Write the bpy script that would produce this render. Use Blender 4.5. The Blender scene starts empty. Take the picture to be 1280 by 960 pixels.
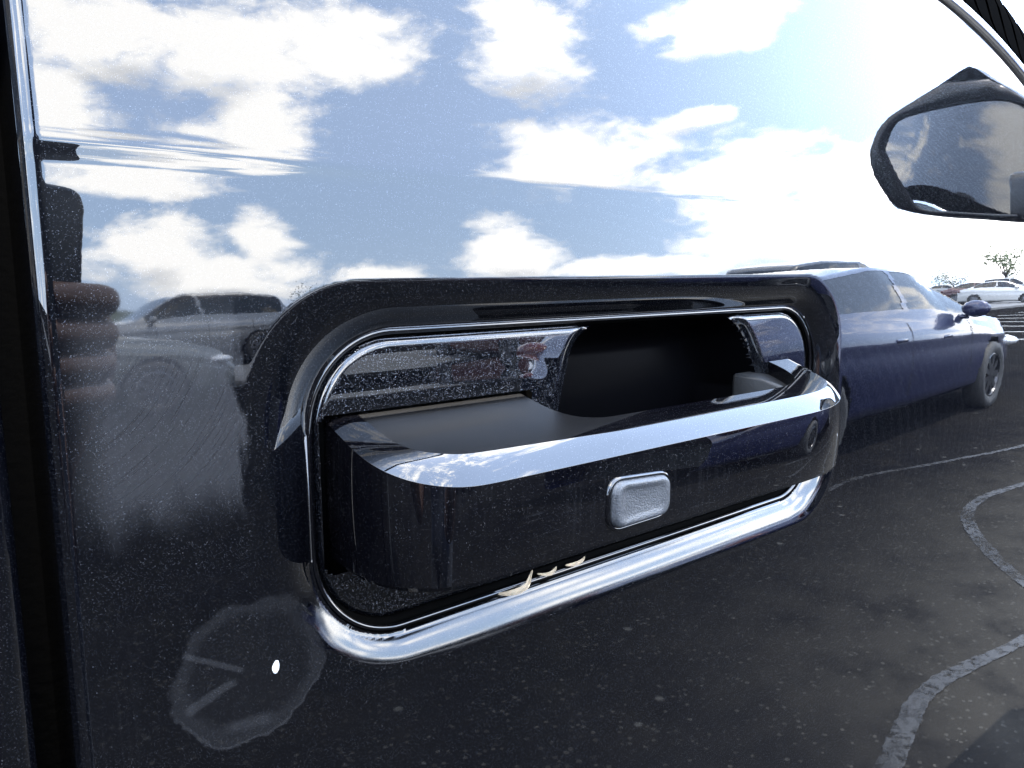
import bpy, bmesh, math, random
import numpy as np
from mathutils import Vector, Matrix

SC = bpy.context.scene
COL = SC.collection
R = math.radians

# ------------------------------------------------------------------ camera, world, sun, exposure
ZC = 1.22                      # lens height above the ground
SUN_EL, SUN_AZ = 68.0, 47.0    # SUN_AZ: degrees from +Y towards +X

SC.render.engine = 'CYCLES'
SC.cycles.use_denoising = True
SC.cycles.max_bounces = 10
SC.cycles.glossy_bounces = 6
SC.cycles.diffuse_bounces = 3
SC.cycles.sample_clamp_indirect = 0.6
SC.view_settings.view_transform = 'Standard'
SC.view_settings.look = 'None'
SC.view_settings.exposure = 3.40
SC.view_settings.gamma = 1.0

YAW, PIT = R(39), R(-8.53)
CF = Vector((math.sin(YAW)*math.cos(PIT), math.cos(YAW)*math.cos(PIT), math.sin(PIT)))
CR = Vector((math.cos(YAW), -math.sin(YAW), 0))
CU = CR.cross(CF)
CP = Vector((0, -0.17, ZC))
cd = bpy.data.cameras.new('camera'); cam = bpy.data.objects.new('camera', cd); COL.objects.link(cam)
cd.sensor_width = 36; cd.lens = 36*967/1280.0; cd.clip_start = 0.002; cd.clip_end = 8000
cam.matrix_world = Matrix(((CR.x, CU.x, -CF.x, CP.x), (CR.y, CU.y, -CF.y, CP.y), (CR.z, CU.z, -CF.z, CP.z), (0, 0, 0, 1)))
SC.camera = cam

sl = bpy.data.lights.new('sun', 'SUN'); sl.energy = 2.0; sl.angle = R(0.53); sl.color = (1, 0.95, 0.87)
so = bpy.data.objects.new('sun', sl); COL.objects.link(so)
sd = Vector((math.cos(R(SUN_EL))*math.sin(R(SUN_AZ)), math.cos(R(SUN_EL))*math.cos(R(SUN_AZ)), math.sin(R(SUN_EL))))
so.rotation_euler = sd.to_track_quat('Z', 'Y').to_euler()

class NT:
    """tiny node helper"""
    def __init__(s, tree): s.t = tree; tree.nodes.clear()
    def n(s, typ, ins=None, **kw):
        x = s.t.nodes.new(typ)
        for k, v in kw.items(): setattr(x, k, v)
        for k, v in (ins or {}).items():
            if isinstance(v, bpy.types.NodeSocket): s.t.links.new(v, x.inputs[k])
            else: x.inputs[k].default_value = v
        return x
    def m(s, op, a, b=0.0, c=None, clamp=False):
        d = {0: a, 1: b}
        if c is not None: d[2] = c
        return s.n('ShaderNodeMath', d, operation=op, use_clamp=clamp).outputs[0]
    def ss(s, x, a, b):          # smoothstep
        return s.n('ShaderNodeMapRange', {0: x, 1: a, 2: b, 3: 0.0, 4: 1.0}, interpolation_type='SMOOTHSTEP').outputs[0]
    def noise(s, vec, scale, detail=4, rough=.55, dist=0):
        return s.n('ShaderNodeTexNoise', {'Vector': vec, 'Scale': scale, 'Detail': detail, 'Roughness': rough, 'Distortion': dist})
    def mix(s, f, a, b):
        x = s.n('ShaderNodeMix', data_type='RGBA')
        for k, v in ((0, f), (6, a), (7, b)):
            if isinstance(v, bpy.types.NodeSocket): s.t.links.new(v, x.inputs[k])
            else: x.inputs[k].default_value = v if k == 0 else (tuple(v)+(1,) if len(v) == 3 else v)
        return x.outputs[2]

w = bpy.data.worlds.new('World'); SC.world = w; w.use_nodes = True
N = NT(w.node_tree)
sky = N.n('ShaderNodeTexSky', sky_type='NISHITA', sun_disc=False, sun_elevation=R(SUN_EL), sun_rotation=R(SUN_AZ), altitude=50, air_density=1.0, dust_density=0.6, ozone_density=1.6)
tc = N.n('ShaderNodeTexCoord').outputs['Generated']
sx = N.n('ShaderNodeSeparateXYZ', {0: tc})
az = N.m('ARCTAN2', sx.outputs[0], N.m('MULTIPLY', sx.outputs[1], -1.0))
el = N.m('ARCSINE', sx.outputs[2])
ae = N.n('ShaderNodeCombineXYZ', {0: az, 1: el, 2: 0.0}).outputs[0]
# cumulus banks in the sky on the right of the truck: azimuth, elevation, half widths (radians)
CLOUDS = [(0.219, 0.401, 0.134, 0.062), (0.378, 0.393, 0.133, 0.076), (0.507, 0.406, 0.111, 0.058), (0.163, 0.317, 0.063, 0.071), (0.397, 0.294, 0.067, 0.083), (0.365, 0.262, 0.094, 0.056), (0.747, 0.39, 0.079, 0.073), (0.986, 0.378, 0.078, 0.039), (0.781, 0.229, 0.12, 0.067), (0.94, 0.271, 0.048, 0.016), (0.991, 0.187, 0.092, 0.055), (1.119, 0.139, 0.072, 0.057), (1.029, 0.094, 0.126, 0.059), (1.16, 0.067, 0.172, 0.05), (1.274, 0.066, 0.103, 0.06), (0.69, 0.07, 0.065, 0.05), (0.378, 0.099, 0.045, 0.041), (0.259, 0.088, 0.082, 0.052), (0.328, 0.052, 0.11, 0.038), (0.239, 0.169, 0.102, 0.02), (0.857, 0.044, 0.134, 0.016), (1.33, 0.25, 0.05, 0.06), (1.33, 0.14, 0.08, 0.06), (0.523, 0.046, 0.071, 0.023)]
L = None; LD = None
for a, e, ra, re in CLOUDS:
    ra *= 1.12; re *= 1.12
    v = N.n('ShaderNodeVectorMath', {0: ae, 1: (1/ra, 1/re, 0), 2: (-a/ra, -e/re, 0)}, operation='MULTIPLY_ADD').outputs[0]
    ln = N.n('ShaderNodeVectorMath', {0: v}, operation='LENGTH').outputs['Value']
    L = ln if L is None else N.m('MINIMUM', L, ln)
    l2 = N.n('ShaderNodeVectorMath', {0: N.n('ShaderNodeVectorMath', {0: v, 1: (0, .55, 0)}, operation='ADD').outputs[0]}, operation='LENGTH').outputs['Value']
    LD = l2 if LD is None else N.m('MINIMUM', LD, l2)
aes = N.n('ShaderNodeVectorMath', {0: ae, 1: (1.0, 2.0, 1.0)}, operation='MULTIPLY').outputs[0]
n1 = N.noise(aes, 13.0, 8, .62, .25).outputs[0]
n2 = N.noise(aes, 5.0, 4, .5, .1).outputs[0]
# the rest of the sky carries the same kind of scattered cumulus
inwin = N.m('MULTIPLY', N.ss(az, -.25, .02), N.m('SUBTRACT', 1.0, N.ss(az, 1.42, 1.75)))
inwin = N.m('MULTIPLY', inwin, N.m('SUBTRACT', 1.0, N.ss(el, .50, .75)))
nf = N.noise(tc, 3.2, 5, .55, .2).outputs[0]
Lw = L
Lf = N.m('ADD', N.m('MULTIPLY_ADD', nf, -5.0, 3.5), N.m('MULTIPLY', inwin, 4.0))
L = N.m('MINIMUM', L, Lf)
dens = N.m('ADD', N.m('SUBTRACT', 1.0, L), N.m('MULTIPLY_ADD', n1, 2.1, -1.12))
cov = N.ss(dens, -.16, .50)
deep = N.m('MULTIPLY', N.ss(N.m('ADD', N.m('SUBTRACT', Lw, LD), N.m('MULTIPLY_ADD', n1, 1.2, -.6)), .05, .55), N.ss(n2, .36, .60))
ccol = N.mix(N.m('MULTIPLY', deep, .8), (14.4, 14.3, 14.1), (7.0, 7.4, 8.1))
hz = N.m('SUBTRACT', 1.0, N.ss(el, .0, .22))
skyc = N.mix(N.m('MULTIPLY_ADD', hz, .15, .62), sky.outputs[0], N.mix(N.ss(el, .08, .32), (5.1, 6.9, 10.2), (6.7, 8.7, 12.6)))
full = N.mix(cov, skyc, ccol)
bg = N.n('ShaderNodeBackground', {0: full, 1: 0.15})
N.n('ShaderNodeOutputWorld', {0: bg.outputs[0]})
w.cycles.sampling_method = 'MANUAL'; w.cycles.sample_map_resolution = 1024

# ------------------------------------------------------------------ object helpers
def link(o, parent=None):
    COL.objects.link(o)
    if parent is not None: o.parent = parent
    return o
def mobj(name, verts, faces, mats, parent=None, smooth=True, fmat=None):
    me = bpy.data.meshes.new(name)
    me.from_pydata([tuple(map(float, v)) for v in verts] if not isinstance(verts, np.ndarray) else verts.tolist(), [], faces.tolist() if isinstance(faces, np.ndarray) else faces)
    for m in (mats if isinstance(mats, (list, tuple)) else [mats]): me.materials.append(m)
    if smooth: me.polygons.foreach_set('use_smooth', [True]*len(me.polygons))
    if fmat is not None: me.polygons.foreach_set('material_index', [int(i) for i in fmat])
    me.validate(); me.update()
    return link(bpy.data.objects.new(name, me), parent)
def bobj(name, bm, mats, parent=None, smooth=True):
    me = bpy.data.meshes.new(name); bm.normal_update(); bm.to_mesh(me); bm.free()
    for m in (mats if isinstance(mats, (list, tuple)) else [mats]): me.materials.append(m)
    if smooth: me.polygons.foreach_set('use_smooth', [True]*len(me.polygons))
    return link(bpy.data.objects.new(name, me), parent)
def empty(name, loc=(0, 0, 0), rz=0):
    o = bpy.data.objects.new(name, None); o.location = loc; o.rotation_euler = (0, 0, rz); o.empty_display_size = .2
    return link(o)
def tag(o, label, cat, group=None, kind=None):
    if label: o['label'] = label
    if cat: o['category'] = cat
    if group: o['group'] = group
    if kind: o['kind'] = kind
    return o
def bevel(o, wdt, seg=3, ang=28):
    b = o.modifiers.new('b', 'BEVEL'); b.width = wdt; b.segments = seg; b.limit_method = 'ANGLE'; b.angle_limit = R(ang); b.harden_normals = False
    return o
def add_box(bm, c, s, rot=None):
    M = Matrix.Translation(c) @ (rot.to_4x4() if rot is not None else Matrix.Identity(4)) @ Matrix.Diagonal((s[0], s[1], s[2], 1))
    return bmesh.ops.create_cube(bm, size=1.0, matrix=M)['verts']
def grid_faces(nu, nv, keep=None):
    i, j = np.meshgrid(np.arange(nu-1), np.arange(nv-1), indexing='ij')
    a = i*nv+j
    f = np.stack([a, a+nv, a+nv+1, a+1], -1)
    return f[keep] if keep is not None else f.reshape(-1, 4)
def compact(V, F):
    used = np.unique(F); mp = -np.ones(len(V), int); mp[used] = np.arange(len(used))
    return V[used], mp[F]
def lathe(prof, n, axis='y'):
    """profile (r, h) turned about an axis"""
    V = []; F = []
    for r, h in prof:
        for k in range(n):
            t = 2*math.pi*k/n
            V.append({'y': (r*math.cos(t), h, r*math.sin(t)), 'z': (r*math.cos(t), r*math.sin(t), h)}[axis])
    for i in range(len(prof)-1):
        for k in range(n):
            F.append((i*n+k, i*n+(k+1) % n, (i+1)*n+(k+1) % n, (i+1)*n+k))
    return V, F

# ------------------------------------------------------------------ materials
def mat(name):
    m = bpy.data.materials.new(name); m.use_nodes = True
    return m, NT(m.node_tree)
def simple(name, col, rough=.5, metal=0, coat=0, bump=None, var=0, vscale=20, spec=.5):
    m, n = mat(name)
    oc = n.n('ShaderNodeTexCoord').outputs['Object']
    c = tuple(col)+(1,)
    if var:
        f = n.noise(oc, vscale, 5).outputs[0]
        c = n.mix(f, tuple(x*(1-var) for x in col), tuple(min(1, x*(1+var)) for x in col))
    ins = {'Base Color': c, 'Roughness': rough, 'Metallic': metal, 'Coat Weight': coat, 'Coat Roughness': .03, 'Specular IOR Level': spec}
    if bump:
        b = n.n('ShaderNodeBump', {'Height': n.noise(oc, bump[0], 4).outputs[0], 'Strength': bump[1], 'Distance': bump[2]})
        ins['Normal'] = b.outputs[0]
    p = n.n('ShaderNodeBsdfPrincipled', ins)
    n.n('ShaderNodeOutputMaterial', {0: p.outputs[0]})
    return m

def paint(name, base, flake, fscale=2600, fdens=.10, peel=1.0, dust=.010, door_dirt=False, handle_dirt=False):
    """dark metallic car paint: flakes under a clear coat with orange peel, thin road dust on top"""
    m, n = mat(name)
    oc = n.n('ShaderNodeTexCoord').outputs['Object']
    vor = n.n('ShaderNodeTexVoronoi', {'Vector': oc, 'Scale': fscale}, voronoi_dimensions='3D', feature='F1')
    cs = n.n('ShaderNodeSeparateColor', {0: vor.outputs['Color']})
    isf = n.m('GREATER_THAN', cs.outputs[0], 1-fdens)
    isf = n.m('MULTIPLY', isf, n.m('LESS_THAN', vor.outputs['Distance'], .55))
    amt = n.m('MULTIPLY', isf, n.m('POWER', cs.outputs[1], 2.0))
    geo = n.n('ShaderNodeNewGeometry').outputs['Normal']
    pert = n.n('ShaderNodeVectorMath', {0: vor.outputs['Color'], 1: (.5, .5, .5)}, operation='SUBTRACT').outputs[0]
    pert = n.n('ShaderNodeVectorMath', {0: pert, 'Scale': .55}, operation='SCALE').outputs[0]
    fn = n.n('ShaderNodeVectorMath', {0: n.n('ShaderNodeVectorMath', {0: geo, 1: pert}, operation='ADD').outputs[0]}, operation='NORMALIZE').outputs[0]
    bc = n.mix(amt, base, flake)
    h = n.m('ADD', n.m('MULTIPLY', n.noise(oc, 260*peel, 2, .5).outputs[0], .35), n.m('MULTIPLY', n.noise(oc, 75, 2, .5).outputs[0], 1.0))
    bm_ = n.n('ShaderNodeBump', {'Height': h, 'Strength': .5, 'Distance': .000012})
    cr = .008
    if door_dirt:                                  # dusty film blurs the gloss behind the handle
        s0 = n.n('ShaderNodeSeparateXYZ', {0: oc})
        cr = n.m('MULTIPLY_ADD', n.m('MULTIPLY', n.m('SUBTRACT', 1.0, n.ss(s0.outputs[0], .050, .085)), n.m('MULTIPLY', n.ss(n.noise(oc, 35, 4).outputs[0], .3, .7), n.m('SUBTRACT', 1.0, n.ss(s0.outputs[2], ZC-.01, ZC+.02)))), .028, .008)
        gz = n.n('ShaderNodeSeparateXYZ', {0: geo})   # and dust settles on the upward lip of the pocket
        cr = n.m('ADD', cr, n.m('MULTIPLY', n.ss(gz.outputs[2], .14, .34), n.m('MULTIPLY_ADD', n.noise(oc, 240, 4).outputs[0], .16, .04)))
    p = n.n('ShaderNodeBsdfPrincipled', {'Base Color': bc, 'Metallic': n.m('MULTIPLY', amt, .9), 'Specular IOR Level': 0.0, 'Roughness': .32, 'Normal': fn, 'Coat Weight': 1.0, 'Coat Roughness': cr, 'Coat IOR': 1.52, 'Coat Normal': bm_.outputs[0]})
    # dust: haze + specks + rain streaks
    st = n.n('ShaderNodeVectorMath', {0: oc, 1: (900, 900, 40)}, operation='MULTIPLY').outputs[0]
    streak = n.ss(n.noise(st, 1.0, 3).outputs[0], .5, .72)
    haze = n.ss(n.noise(oc, 18, 5, .6).outputs[0], .35, .8)
    v2 = n.n('ShaderNodeTexVoronoi', {'Vector': oc, 'Scale': 420.0, 'Randomness': 1.0}, feature='F1')
    c2 = n.n('ShaderNodeSeparateColor', {0: v2.outputs['Color']})
    speck = n.m('MULTIPLY', n.m('LESS_THAN', v2.outputs['Distance'], n.m('MULTIPLY', c2.outputs[1], .10)), n.m('GREATER_THAN', c2.outputs[0], .980))
    d = n.m('ADD', n.m('MULTIPLY', n.m('MULTIPLY_ADD', streak, .8, .25), n.m('MULTIPLY', haze, dust)), n.m('MULTIPLY', speck, n.m('MULTIPLY', n.m('POWER', c2.outputs[2], 2.0), n.m('MULTIPLY', n.ss(n.noise(oc, 25, 3).outputs[0], .42, .7), .22))))
    if door_dirt:
        s3 = n.n('ShaderNodeSeparateXYZ', {0: oc}); X, Z = s3.outputs[0], n.m('SUBTRACT', s3.outputs[2], ZC)
        # dusty film left of the handle, wiped away along a scalloped lower edge
        wob = n.m('MULTIPLY', n.m('SUBTRACT', n.noise(n.n('ShaderNodeCombineXYZ', {0: X, 1: 0.0, 2: n.m('MULTIPLY', Z, .4)}).outputs[0], 160, 3).outputs[0], .5), .013)
        zz = n.m('ADD', Z, wob)
        mk = n.m('MULTIPLY', n.ss(zz, -.0590, -.0440), n.m('MULTIPLY', n.ss(X, .0235, .034), n.m('SUBTRACT', 1.0, n.ss(n.m('ADD', X, wob), .0585, .0605))))
        mk = n.m('MULTIPLY', mk, n.m('SUBTRACT', 1.0, n.ss(Z, -.020, -.002)))
        arcv = n.n('ShaderNodeVectorMath', {0: n.n('ShaderNodeCombineXYZ', {0: n.m('SUBTRACT', X, .012), 1: n.m('SUBTRACT', Z, -.005), 2: 0.0}).outputs[0]}, operation='LENGTH').outputs['Value']
        arcs = n.m('MULTIPLY_ADD', n.noise(n.n('ShaderNodeCombineXYZ', {0: n.m('MULTIPLY', arcv, 1500), 1: n.m('MULTIPLY', X, 70), 2: 0.0}).outputs[0], 1.0, 2).outputs[0], .45, .5)
        d = n.m('ADD', d, n.m('MULTIPLY', n.m('MULTIPLY', mk, arcs), .055))
        # round residue with three spokes, low on the rear of the door
        cx, cz, rr = .0585, -.0925, .0178
        dx, dz = n.m('SUBTRACT', X, cx), n.m('SUBTRACT', Z, cz)
        wn = n.m('MULTIPLY', n.m('SUBTRACT', n.noise(oc, 110, 5).outputs[0], .5), .0085)
        rad = n.m('ADD', n.m('SQRT', n.m('ADD', n.m('MULTIPLY', dx, dx), n.m('MULTIPLY', dz, dz))), wn)
        ring = n.m('MULTIPLY', n.ss(rad, rr-.0052, rr-.0020), n.m('SUBTRACT', 1.0, n.ss(rad, rr-.0010, rr+.0004)))
        arc = n.m('MULTIPLY', n.ss(rad, rr-.0008, rr-.0002), n.m('SUBTRACT', 1.0, n.ss(rad, rr, rr+.0006)))
        arc = n.m('MULTIPLY', arc, n.ss(dz, .004, -.012))
        disc = n.m('SUBTRACT', 1.0, n.ss(rad, rr-.001, rr))
        sp = None
        for ang, r0, r1, wd in ((200, .004, .0155, .0011), (150, .002, .0165, .0007), (265, .0115, .0142, .006)):
            ca, sa = math.cos(R(ang)), math.sin(R(ang))
            al = n.m('ADD', n.m('MULTIPLY', dx, ca), n.m('MULTIPLY', dz, sa))
            ac = n.m('ABSOLUTE', n.m('ADD', n.m('ADD', n.m('MULTIPLY', dx, -sa), n.m('MULTIPLY', dz, ca)), n.m('MULTIPLY', wn, .4)))
            s_ = n.m('MULTIPLY', n.m('MULTIPLY', n.ss(al, r0-.001, r0+.001), n.m('SUBTRACT', 1.0, n.ss(al, r1-.001, r1+.001))), n.m('SUBTRACT', 1.0, n.ss(ac, wd*.5, wd*1.3)))
            sp = s_ if sp is None else n.m('MAXIMUM', sp, s_)
        res = n.m('ADD', n.m('MULTIPLY', ring, .009), n.m('ADD', n.m('MULTIPLY', arc, .022), n.m('ADD', n.m('MULTIPLY', disc, .004), n.m('MULTIPLY', sp, .020))))
        d = n.m('ADD', d, res)
    if handle_dirt:
        s3 = n.n('ShaderNodeSeparateXYZ', {0: oc}); X = s3.outputs[0]
        dr = n.ss(n.noise(n.n('ShaderNodeVectorMath', {0: oc, 1: (420, 420, 25)}, operation='MULTIPLY').outputs[0], 1.0, 3).outputs[0], .60, .78)
        fl = n.ss(n.noise(oc, 900, 3).outputs[0], .5, .7)
        d = n.m('ADD', d, n.m('MULTIPLY', n.m('MULTIPLY', dr, fl), n.m('MULTIPLY', n.ss(X, .225, .262), .16)))
        scr = n.ss(n.noise(n.n('ShaderNodeVectorMath', {0: oc, 1: (30, 300, 700)}, operation='MULTIPLY').outputs[0], 1.0, 2).outputs[0], .66, .74)
        d = n.m('ADD', d, n.m('MULTIPLY', n.m('MULTIPLY', scr, haze), .035))
    df = n.n('ShaderNodeBsdfDiffuse', {0: (.34, .34, .35, 1)})
    mx = n.n('ShaderNodeMixShader', {0: n.m('MINIMUM', d, 1.0), 1: p.outputs[0], 2: df.outputs[0]})
    n.n('ShaderNodeOutputMaterial', {0: mx.outputs[0]})
    return m

M_paint = paint('dark_metallic_paint', (.0006, .0007, .0012), (.04, .042, .048), fscale=7000, fdens=.15, dust=.004, door_dirt=True)
M_plate = paint('dark_flake_paint', (.0006, .0007, .0012), (.085, .09, .105), fscale=5200, fdens=.26, dust=.006)
M_hpaint = paint('gloss_dark_handle_paint', (.0006, .0006, .001), (.04, .04, .045), fscale=6000, fdens=.08, dust=.012, handle_dirt=True)
M_chrome = simple('bright_trim', (.78, .79, .80), .09, 1.0, var=.08, vscale=90)
M_black = simple('black_plastic', (.004, .004, .0045), .30, bump=(900, .15, .0004), var=.3, vscale=300)
M_cup = simple('smooth_black_plastic', (.0010, .0010, .0013), .3, bump=(60, .1, .0008), spec=.02)
M_pad = simple('satin_black_plastic', (.0030, .0029, .0030), .27, bump=(1500, .2, .0003), spec=.20, var=.6, vscale=45)
M_rubber = simple('black_rubber', (.0016, .0016, .0016), .85, bump=(400, .2, .001), spec=.0)
M_insert = simple('grey_insert_plastic', (.0055, .0057, .006), .5, spec=.25, bump=(1500, .3, .0003))
M_tglass = simple('dark_window_glass', (.006, .007, .008), .03)
M_mirror = simple('mirror_silver', (.86, .87, .88), .0, 1.0)
M_tyre = simple('tyre_rubber', (.016, .016, .016), .7, bump=(60, .4, .005))
M_alloy = simple('alloy', (.20, .20, .21), .28, .9, var=.1)
M_rimdark = simple('dark_alloy', (.07, .07, .075), .3, .9, var=.1)
M_under = simple('underbody_black', (.012, .012, .012), .8)
M_leaf = simple('dry_leaf_tan', (.30, .235, .155), .7, var=.35, vscale=400, bump=(900, .6, .0005))
M_white = simple('white_fleck', (.75, .75, .72), .6, var=.1, vscale=900)
M_light = simple('lamp_glass', (.55, .56, .58), .08, .3)
M_tail = simple('tail_lamp_red', (.06, .003, .003), .12)
M_skin = simple('skin_brown', (.085, .045, .030), .5, var=.12, vscale=60)
M_shirt = simple('navy_cloth', (.02, .028, .05), .9, var=.3, vscale=120)
M_trous = simple('grey_denim', (.035, .04, .05), .9, var=.3, vscale=150)
M_shoe = simple('shoe_black', (.02, .02, .02), .5)
M_hair = simple('hair_black', (.012, .010, .009), .6, bump=(300, .5, .004))
M_phone = simple('phone_slate', (.03, .036, .045), .3)
M_lens = simple('lens_glass', (.01, .01, .012), .05)

# ruffled button plastic
m, n = mat('grained_grey_plastic'); oc = n.n('ShaderNodeTexCoord').outputs['Object']
v = n.n('ShaderNodeTexVoronoi', {'Vector': oc, 'Scale': 2400.0}, feature='SMOOTH_F1')
hh = n.m('ADD', v.outputs['Distance'], n.noise(oc, 3600, 2).outputs[0])
b = n.n('ShaderNodeBump', {'Height': hh, 'Strength': .8, 'Distance': .00014})
p = n.n('ShaderNodeBsdfPrincipled', {'Base Color': n.mix(n.ss(hh, .5, 1.2), (.011, .0125, .014), (.030, .032, .036)), 'Roughness': .42, 'Normal': b.outputs[0]})
n.n('ShaderNodeOutputMaterial', {0: p.outputs[0]}); M_button = m

# asphalt
m, n = mat('asphalt'); oc = n.n('ShaderNodeTexCoord').outputs['Object']
a1 = n.noise(oc, .35, 6, .6).outputs[0]; a2 = n.noise(oc, 60, 4, .7).outputs[0]; a3 = n.noise(oc, 4.0, 6, .65).outputs[0]
c = n.mix(n.ss(a1, .35, .68), (.0055, .0057, .0066), (.0105, .0104, .0103))
c = n.mix(n.m('MULTIPLY', n.ss(a3, .5, .75), .5), c, (.0165, .0155, .0135))
so_ = n.n('ShaderNodeSeparateXYZ', {0: oc})          # lighter, browner patch ahead of the door: sunlit ground painted into the colour
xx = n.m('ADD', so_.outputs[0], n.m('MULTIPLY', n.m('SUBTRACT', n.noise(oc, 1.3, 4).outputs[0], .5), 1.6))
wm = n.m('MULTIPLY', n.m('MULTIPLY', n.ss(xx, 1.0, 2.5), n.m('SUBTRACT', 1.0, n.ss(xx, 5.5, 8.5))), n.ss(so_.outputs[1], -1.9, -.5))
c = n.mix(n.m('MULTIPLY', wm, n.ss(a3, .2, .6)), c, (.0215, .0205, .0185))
vs = n.n('ShaderNodeTexVoronoi', {'Vector': oc, 'Scale': 55.0}, feature='F1')
cs = n.n('ShaderNodeSeparateColor', {0: vs.outputs['Color']})
st = n.m('MULTIPLY', n.m('GREATER_THAN', cs.outputs[0], .78), n.m('LESS_THAN', vs.outputs['Distance'], .38))
c = n.mix(n.m('MULTIPLY', st, cs.outputs[1]), c, (.036, .035, .032))
vp = n.n('ShaderNodeTexVoronoi', {'Vector': oc, 'Scale': 7.0}, feature='F1')
cp = n.n('ShaderNodeSeparateColor', {0: vp.outputs['Color']})
pb = n.m('MULTIPLY', n.m('GREATER_THAN', cp.outputs[0], .72), n.m('SUBTRACT', 1.0, n.ss(vp.outputs['Distance'], .05, .13)))
c = n.mix(pb, c, (.05, .05, .047))
b = n.n('ShaderNodeBump', {'Height': a2, 'Strength': .5, 'Distance': .006})
p = n.n('ShaderNodeBsdfPrincipled', {'Base Color': c, 'Roughness': .9, 'Specular IOR Level': .0, 'Normal': b.outputs[0]})
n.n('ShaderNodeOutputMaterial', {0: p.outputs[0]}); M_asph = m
m, n = mat('worn_seal'); oc = n.n('ShaderNodeTexCoord').outputs['Object']
al = n.m('MULTIPLY', n.ss(n.noise(oc, 26, 5, .65).outputs[0], .30, .56), n.ss(n.noise(oc, 2.2, 2).outputs[0], .25, .5))
p = n.n('ShaderNodeBsdfPrincipled', {'Base Color': n.mix(n.noise(oc, 9, 4).outputs[0], (.013, .0135, .0145), (.022, .0225, .023)), 'Roughness': .7, 'Specular IOR Level': .25, 'Alpha': al})
n.n('ShaderNodeOutputMaterial', {0: p.outputs[0]}); M_seal = m
M_line = simple('worn_white_marking', (.5, .5, .48), .8, var=.35, vscale=6)
M_conc = simple('concrete', (.085, .086, .087), .9, var=.25, vscale=2.5, bump=(30, .3, .004))
M_hill = simple('far_hill_green', (.045, .06, .035), .95, var=.5, vscale=.05)
M_leafg = simple('foliage', (.06, .085, .03), .7, var=.4, vscale=.8)
M_bark = simple('bark', (.08, .06, .045), .9, var=.3, vscale=5)

# ------------------------------------------------------------------ the truck's side surface  y = f(x, z)
def sst(a, b, x):
    t = np.clip((np.asarray(x, float)-a)/(b-a), 0, 1); return t*t*(3-2*t)
ZI = np.linspace(-.9, .9, 36001)
T0 = np.radians(1.9) + np.clip(ZI, -.55, .3)/2.6
Y0 = np.concatenate([[0], np.cumsum((T0[1:]+T0[:-1])/2*(ZI[1]-ZI[0]))]); Y0 -= np.interp(0, ZI, Y0)
JD = np.radians(1.6)*sst(.0225, .0265, ZI)
Y1 = np.concatenate([[0], np.cumsum((JD[1:]+JD[:-1])/2*(ZI[1]-ZI[0]))])
GR = -np.radians(5.6)*np.exp(-((ZI-.0222)/.0018)**2) + np.radians(3.5)*np.exp(-((ZI-.0252)/.0013)**2)
Y2 = np.concatenate([[0], np.cumsum((GR[1:]+GR[:-1])/2*(ZI[1]-ZI[0]))])
def side(x, zr):
    x = np.asarray(x, float); zr = np.asarray(zr, float)
    fade = 1-.75*sst(.18, .40, x)
    gfade = (1-sst(.040, .130, x))*(x > -.5) + .10*np.exp(-((x-.15)/.1)**2)
    return np.interp(zr, ZI, Y0) + fade*np.interp(zr, ZI, Y1) + gfade*np.interp(zr, ZI, Y2) + (x-.06)**2/40.0*(np.abs(x) < 3)
def belt(x):
    x = np.asarray(x, float)
    d = np.where(x < .36, 0, .75*(x-.36)**2)
    d = np.where(x > .60, .75*.24**2 + .36*(x-.60) - .30*(x-.60)**2*(x < 1.2), d)
    return .1335 - np.minimum(d, .12)

def rrect_sd(x, z, x0, x1, z0, z1, r):
    """signed distance to a rounded rectangle, positive inside"""
    cx, cz = (x0+x1)/2, (z0+z1)/2; hx, hz = (x1-x0)/2, (z1-z0)/2
    qx = np.abs(x-cx)-hx+r; qz = np.abs(z-cz)-hz+r
    return -(np.minimum(np.maximum(qx, qz), 0) + np.hypot(np.maximum(qx, 0), np.maximum(qz, 0)) - r)
PO = (.0610, .3224, -.1075, -.0034, .0290)     # pocket lip on the door skin
PI = (.0772, .3110, -.0972, -.0153, .0250)     # its inner edge, 7 mm deep, shallower along the bottom
PD = .0068
def wbot(x, z): return 1-sst(-.1010, -.0700, z)
def pocket(x, z):
    so_ = rrect_sd(x, z, *PO); si = rrect_sd(x, z, *PI)
    t = np.clip(so_/np.maximum(so_+np.maximum(-si, 0), 1e-6), 0, 1)
    t = np.where(si > 0, 1, t)
    t = np.where(so_ <= 0, 0, t)
    t = np.minimum(t, .945)
    # rounded lip, gentle flank that steepens towards the rim
    wb = wbot(x, z); wq = (1-sst(-.0900, -.0700, z))*sst(.080, .125, x)
    return (PD*(1-wb)+.0044*wb)*((.34*t+.66*t**3.2)*(1-wq)+(.36*t+.64*t**2.2)*wq) - .00008*np.exp(-(so_/.0011)**2)*(1-sst(-.055, -.03, z)), so_, si
def pdep(x, z): return PD-(PD-.0044)*wbot(x, z)

truck = empty('pickup_truck', (0, 0, 0))
tag(truck, 'dark metallic pickup truck seen close up at its front door handle', 'pickup truck')

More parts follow.
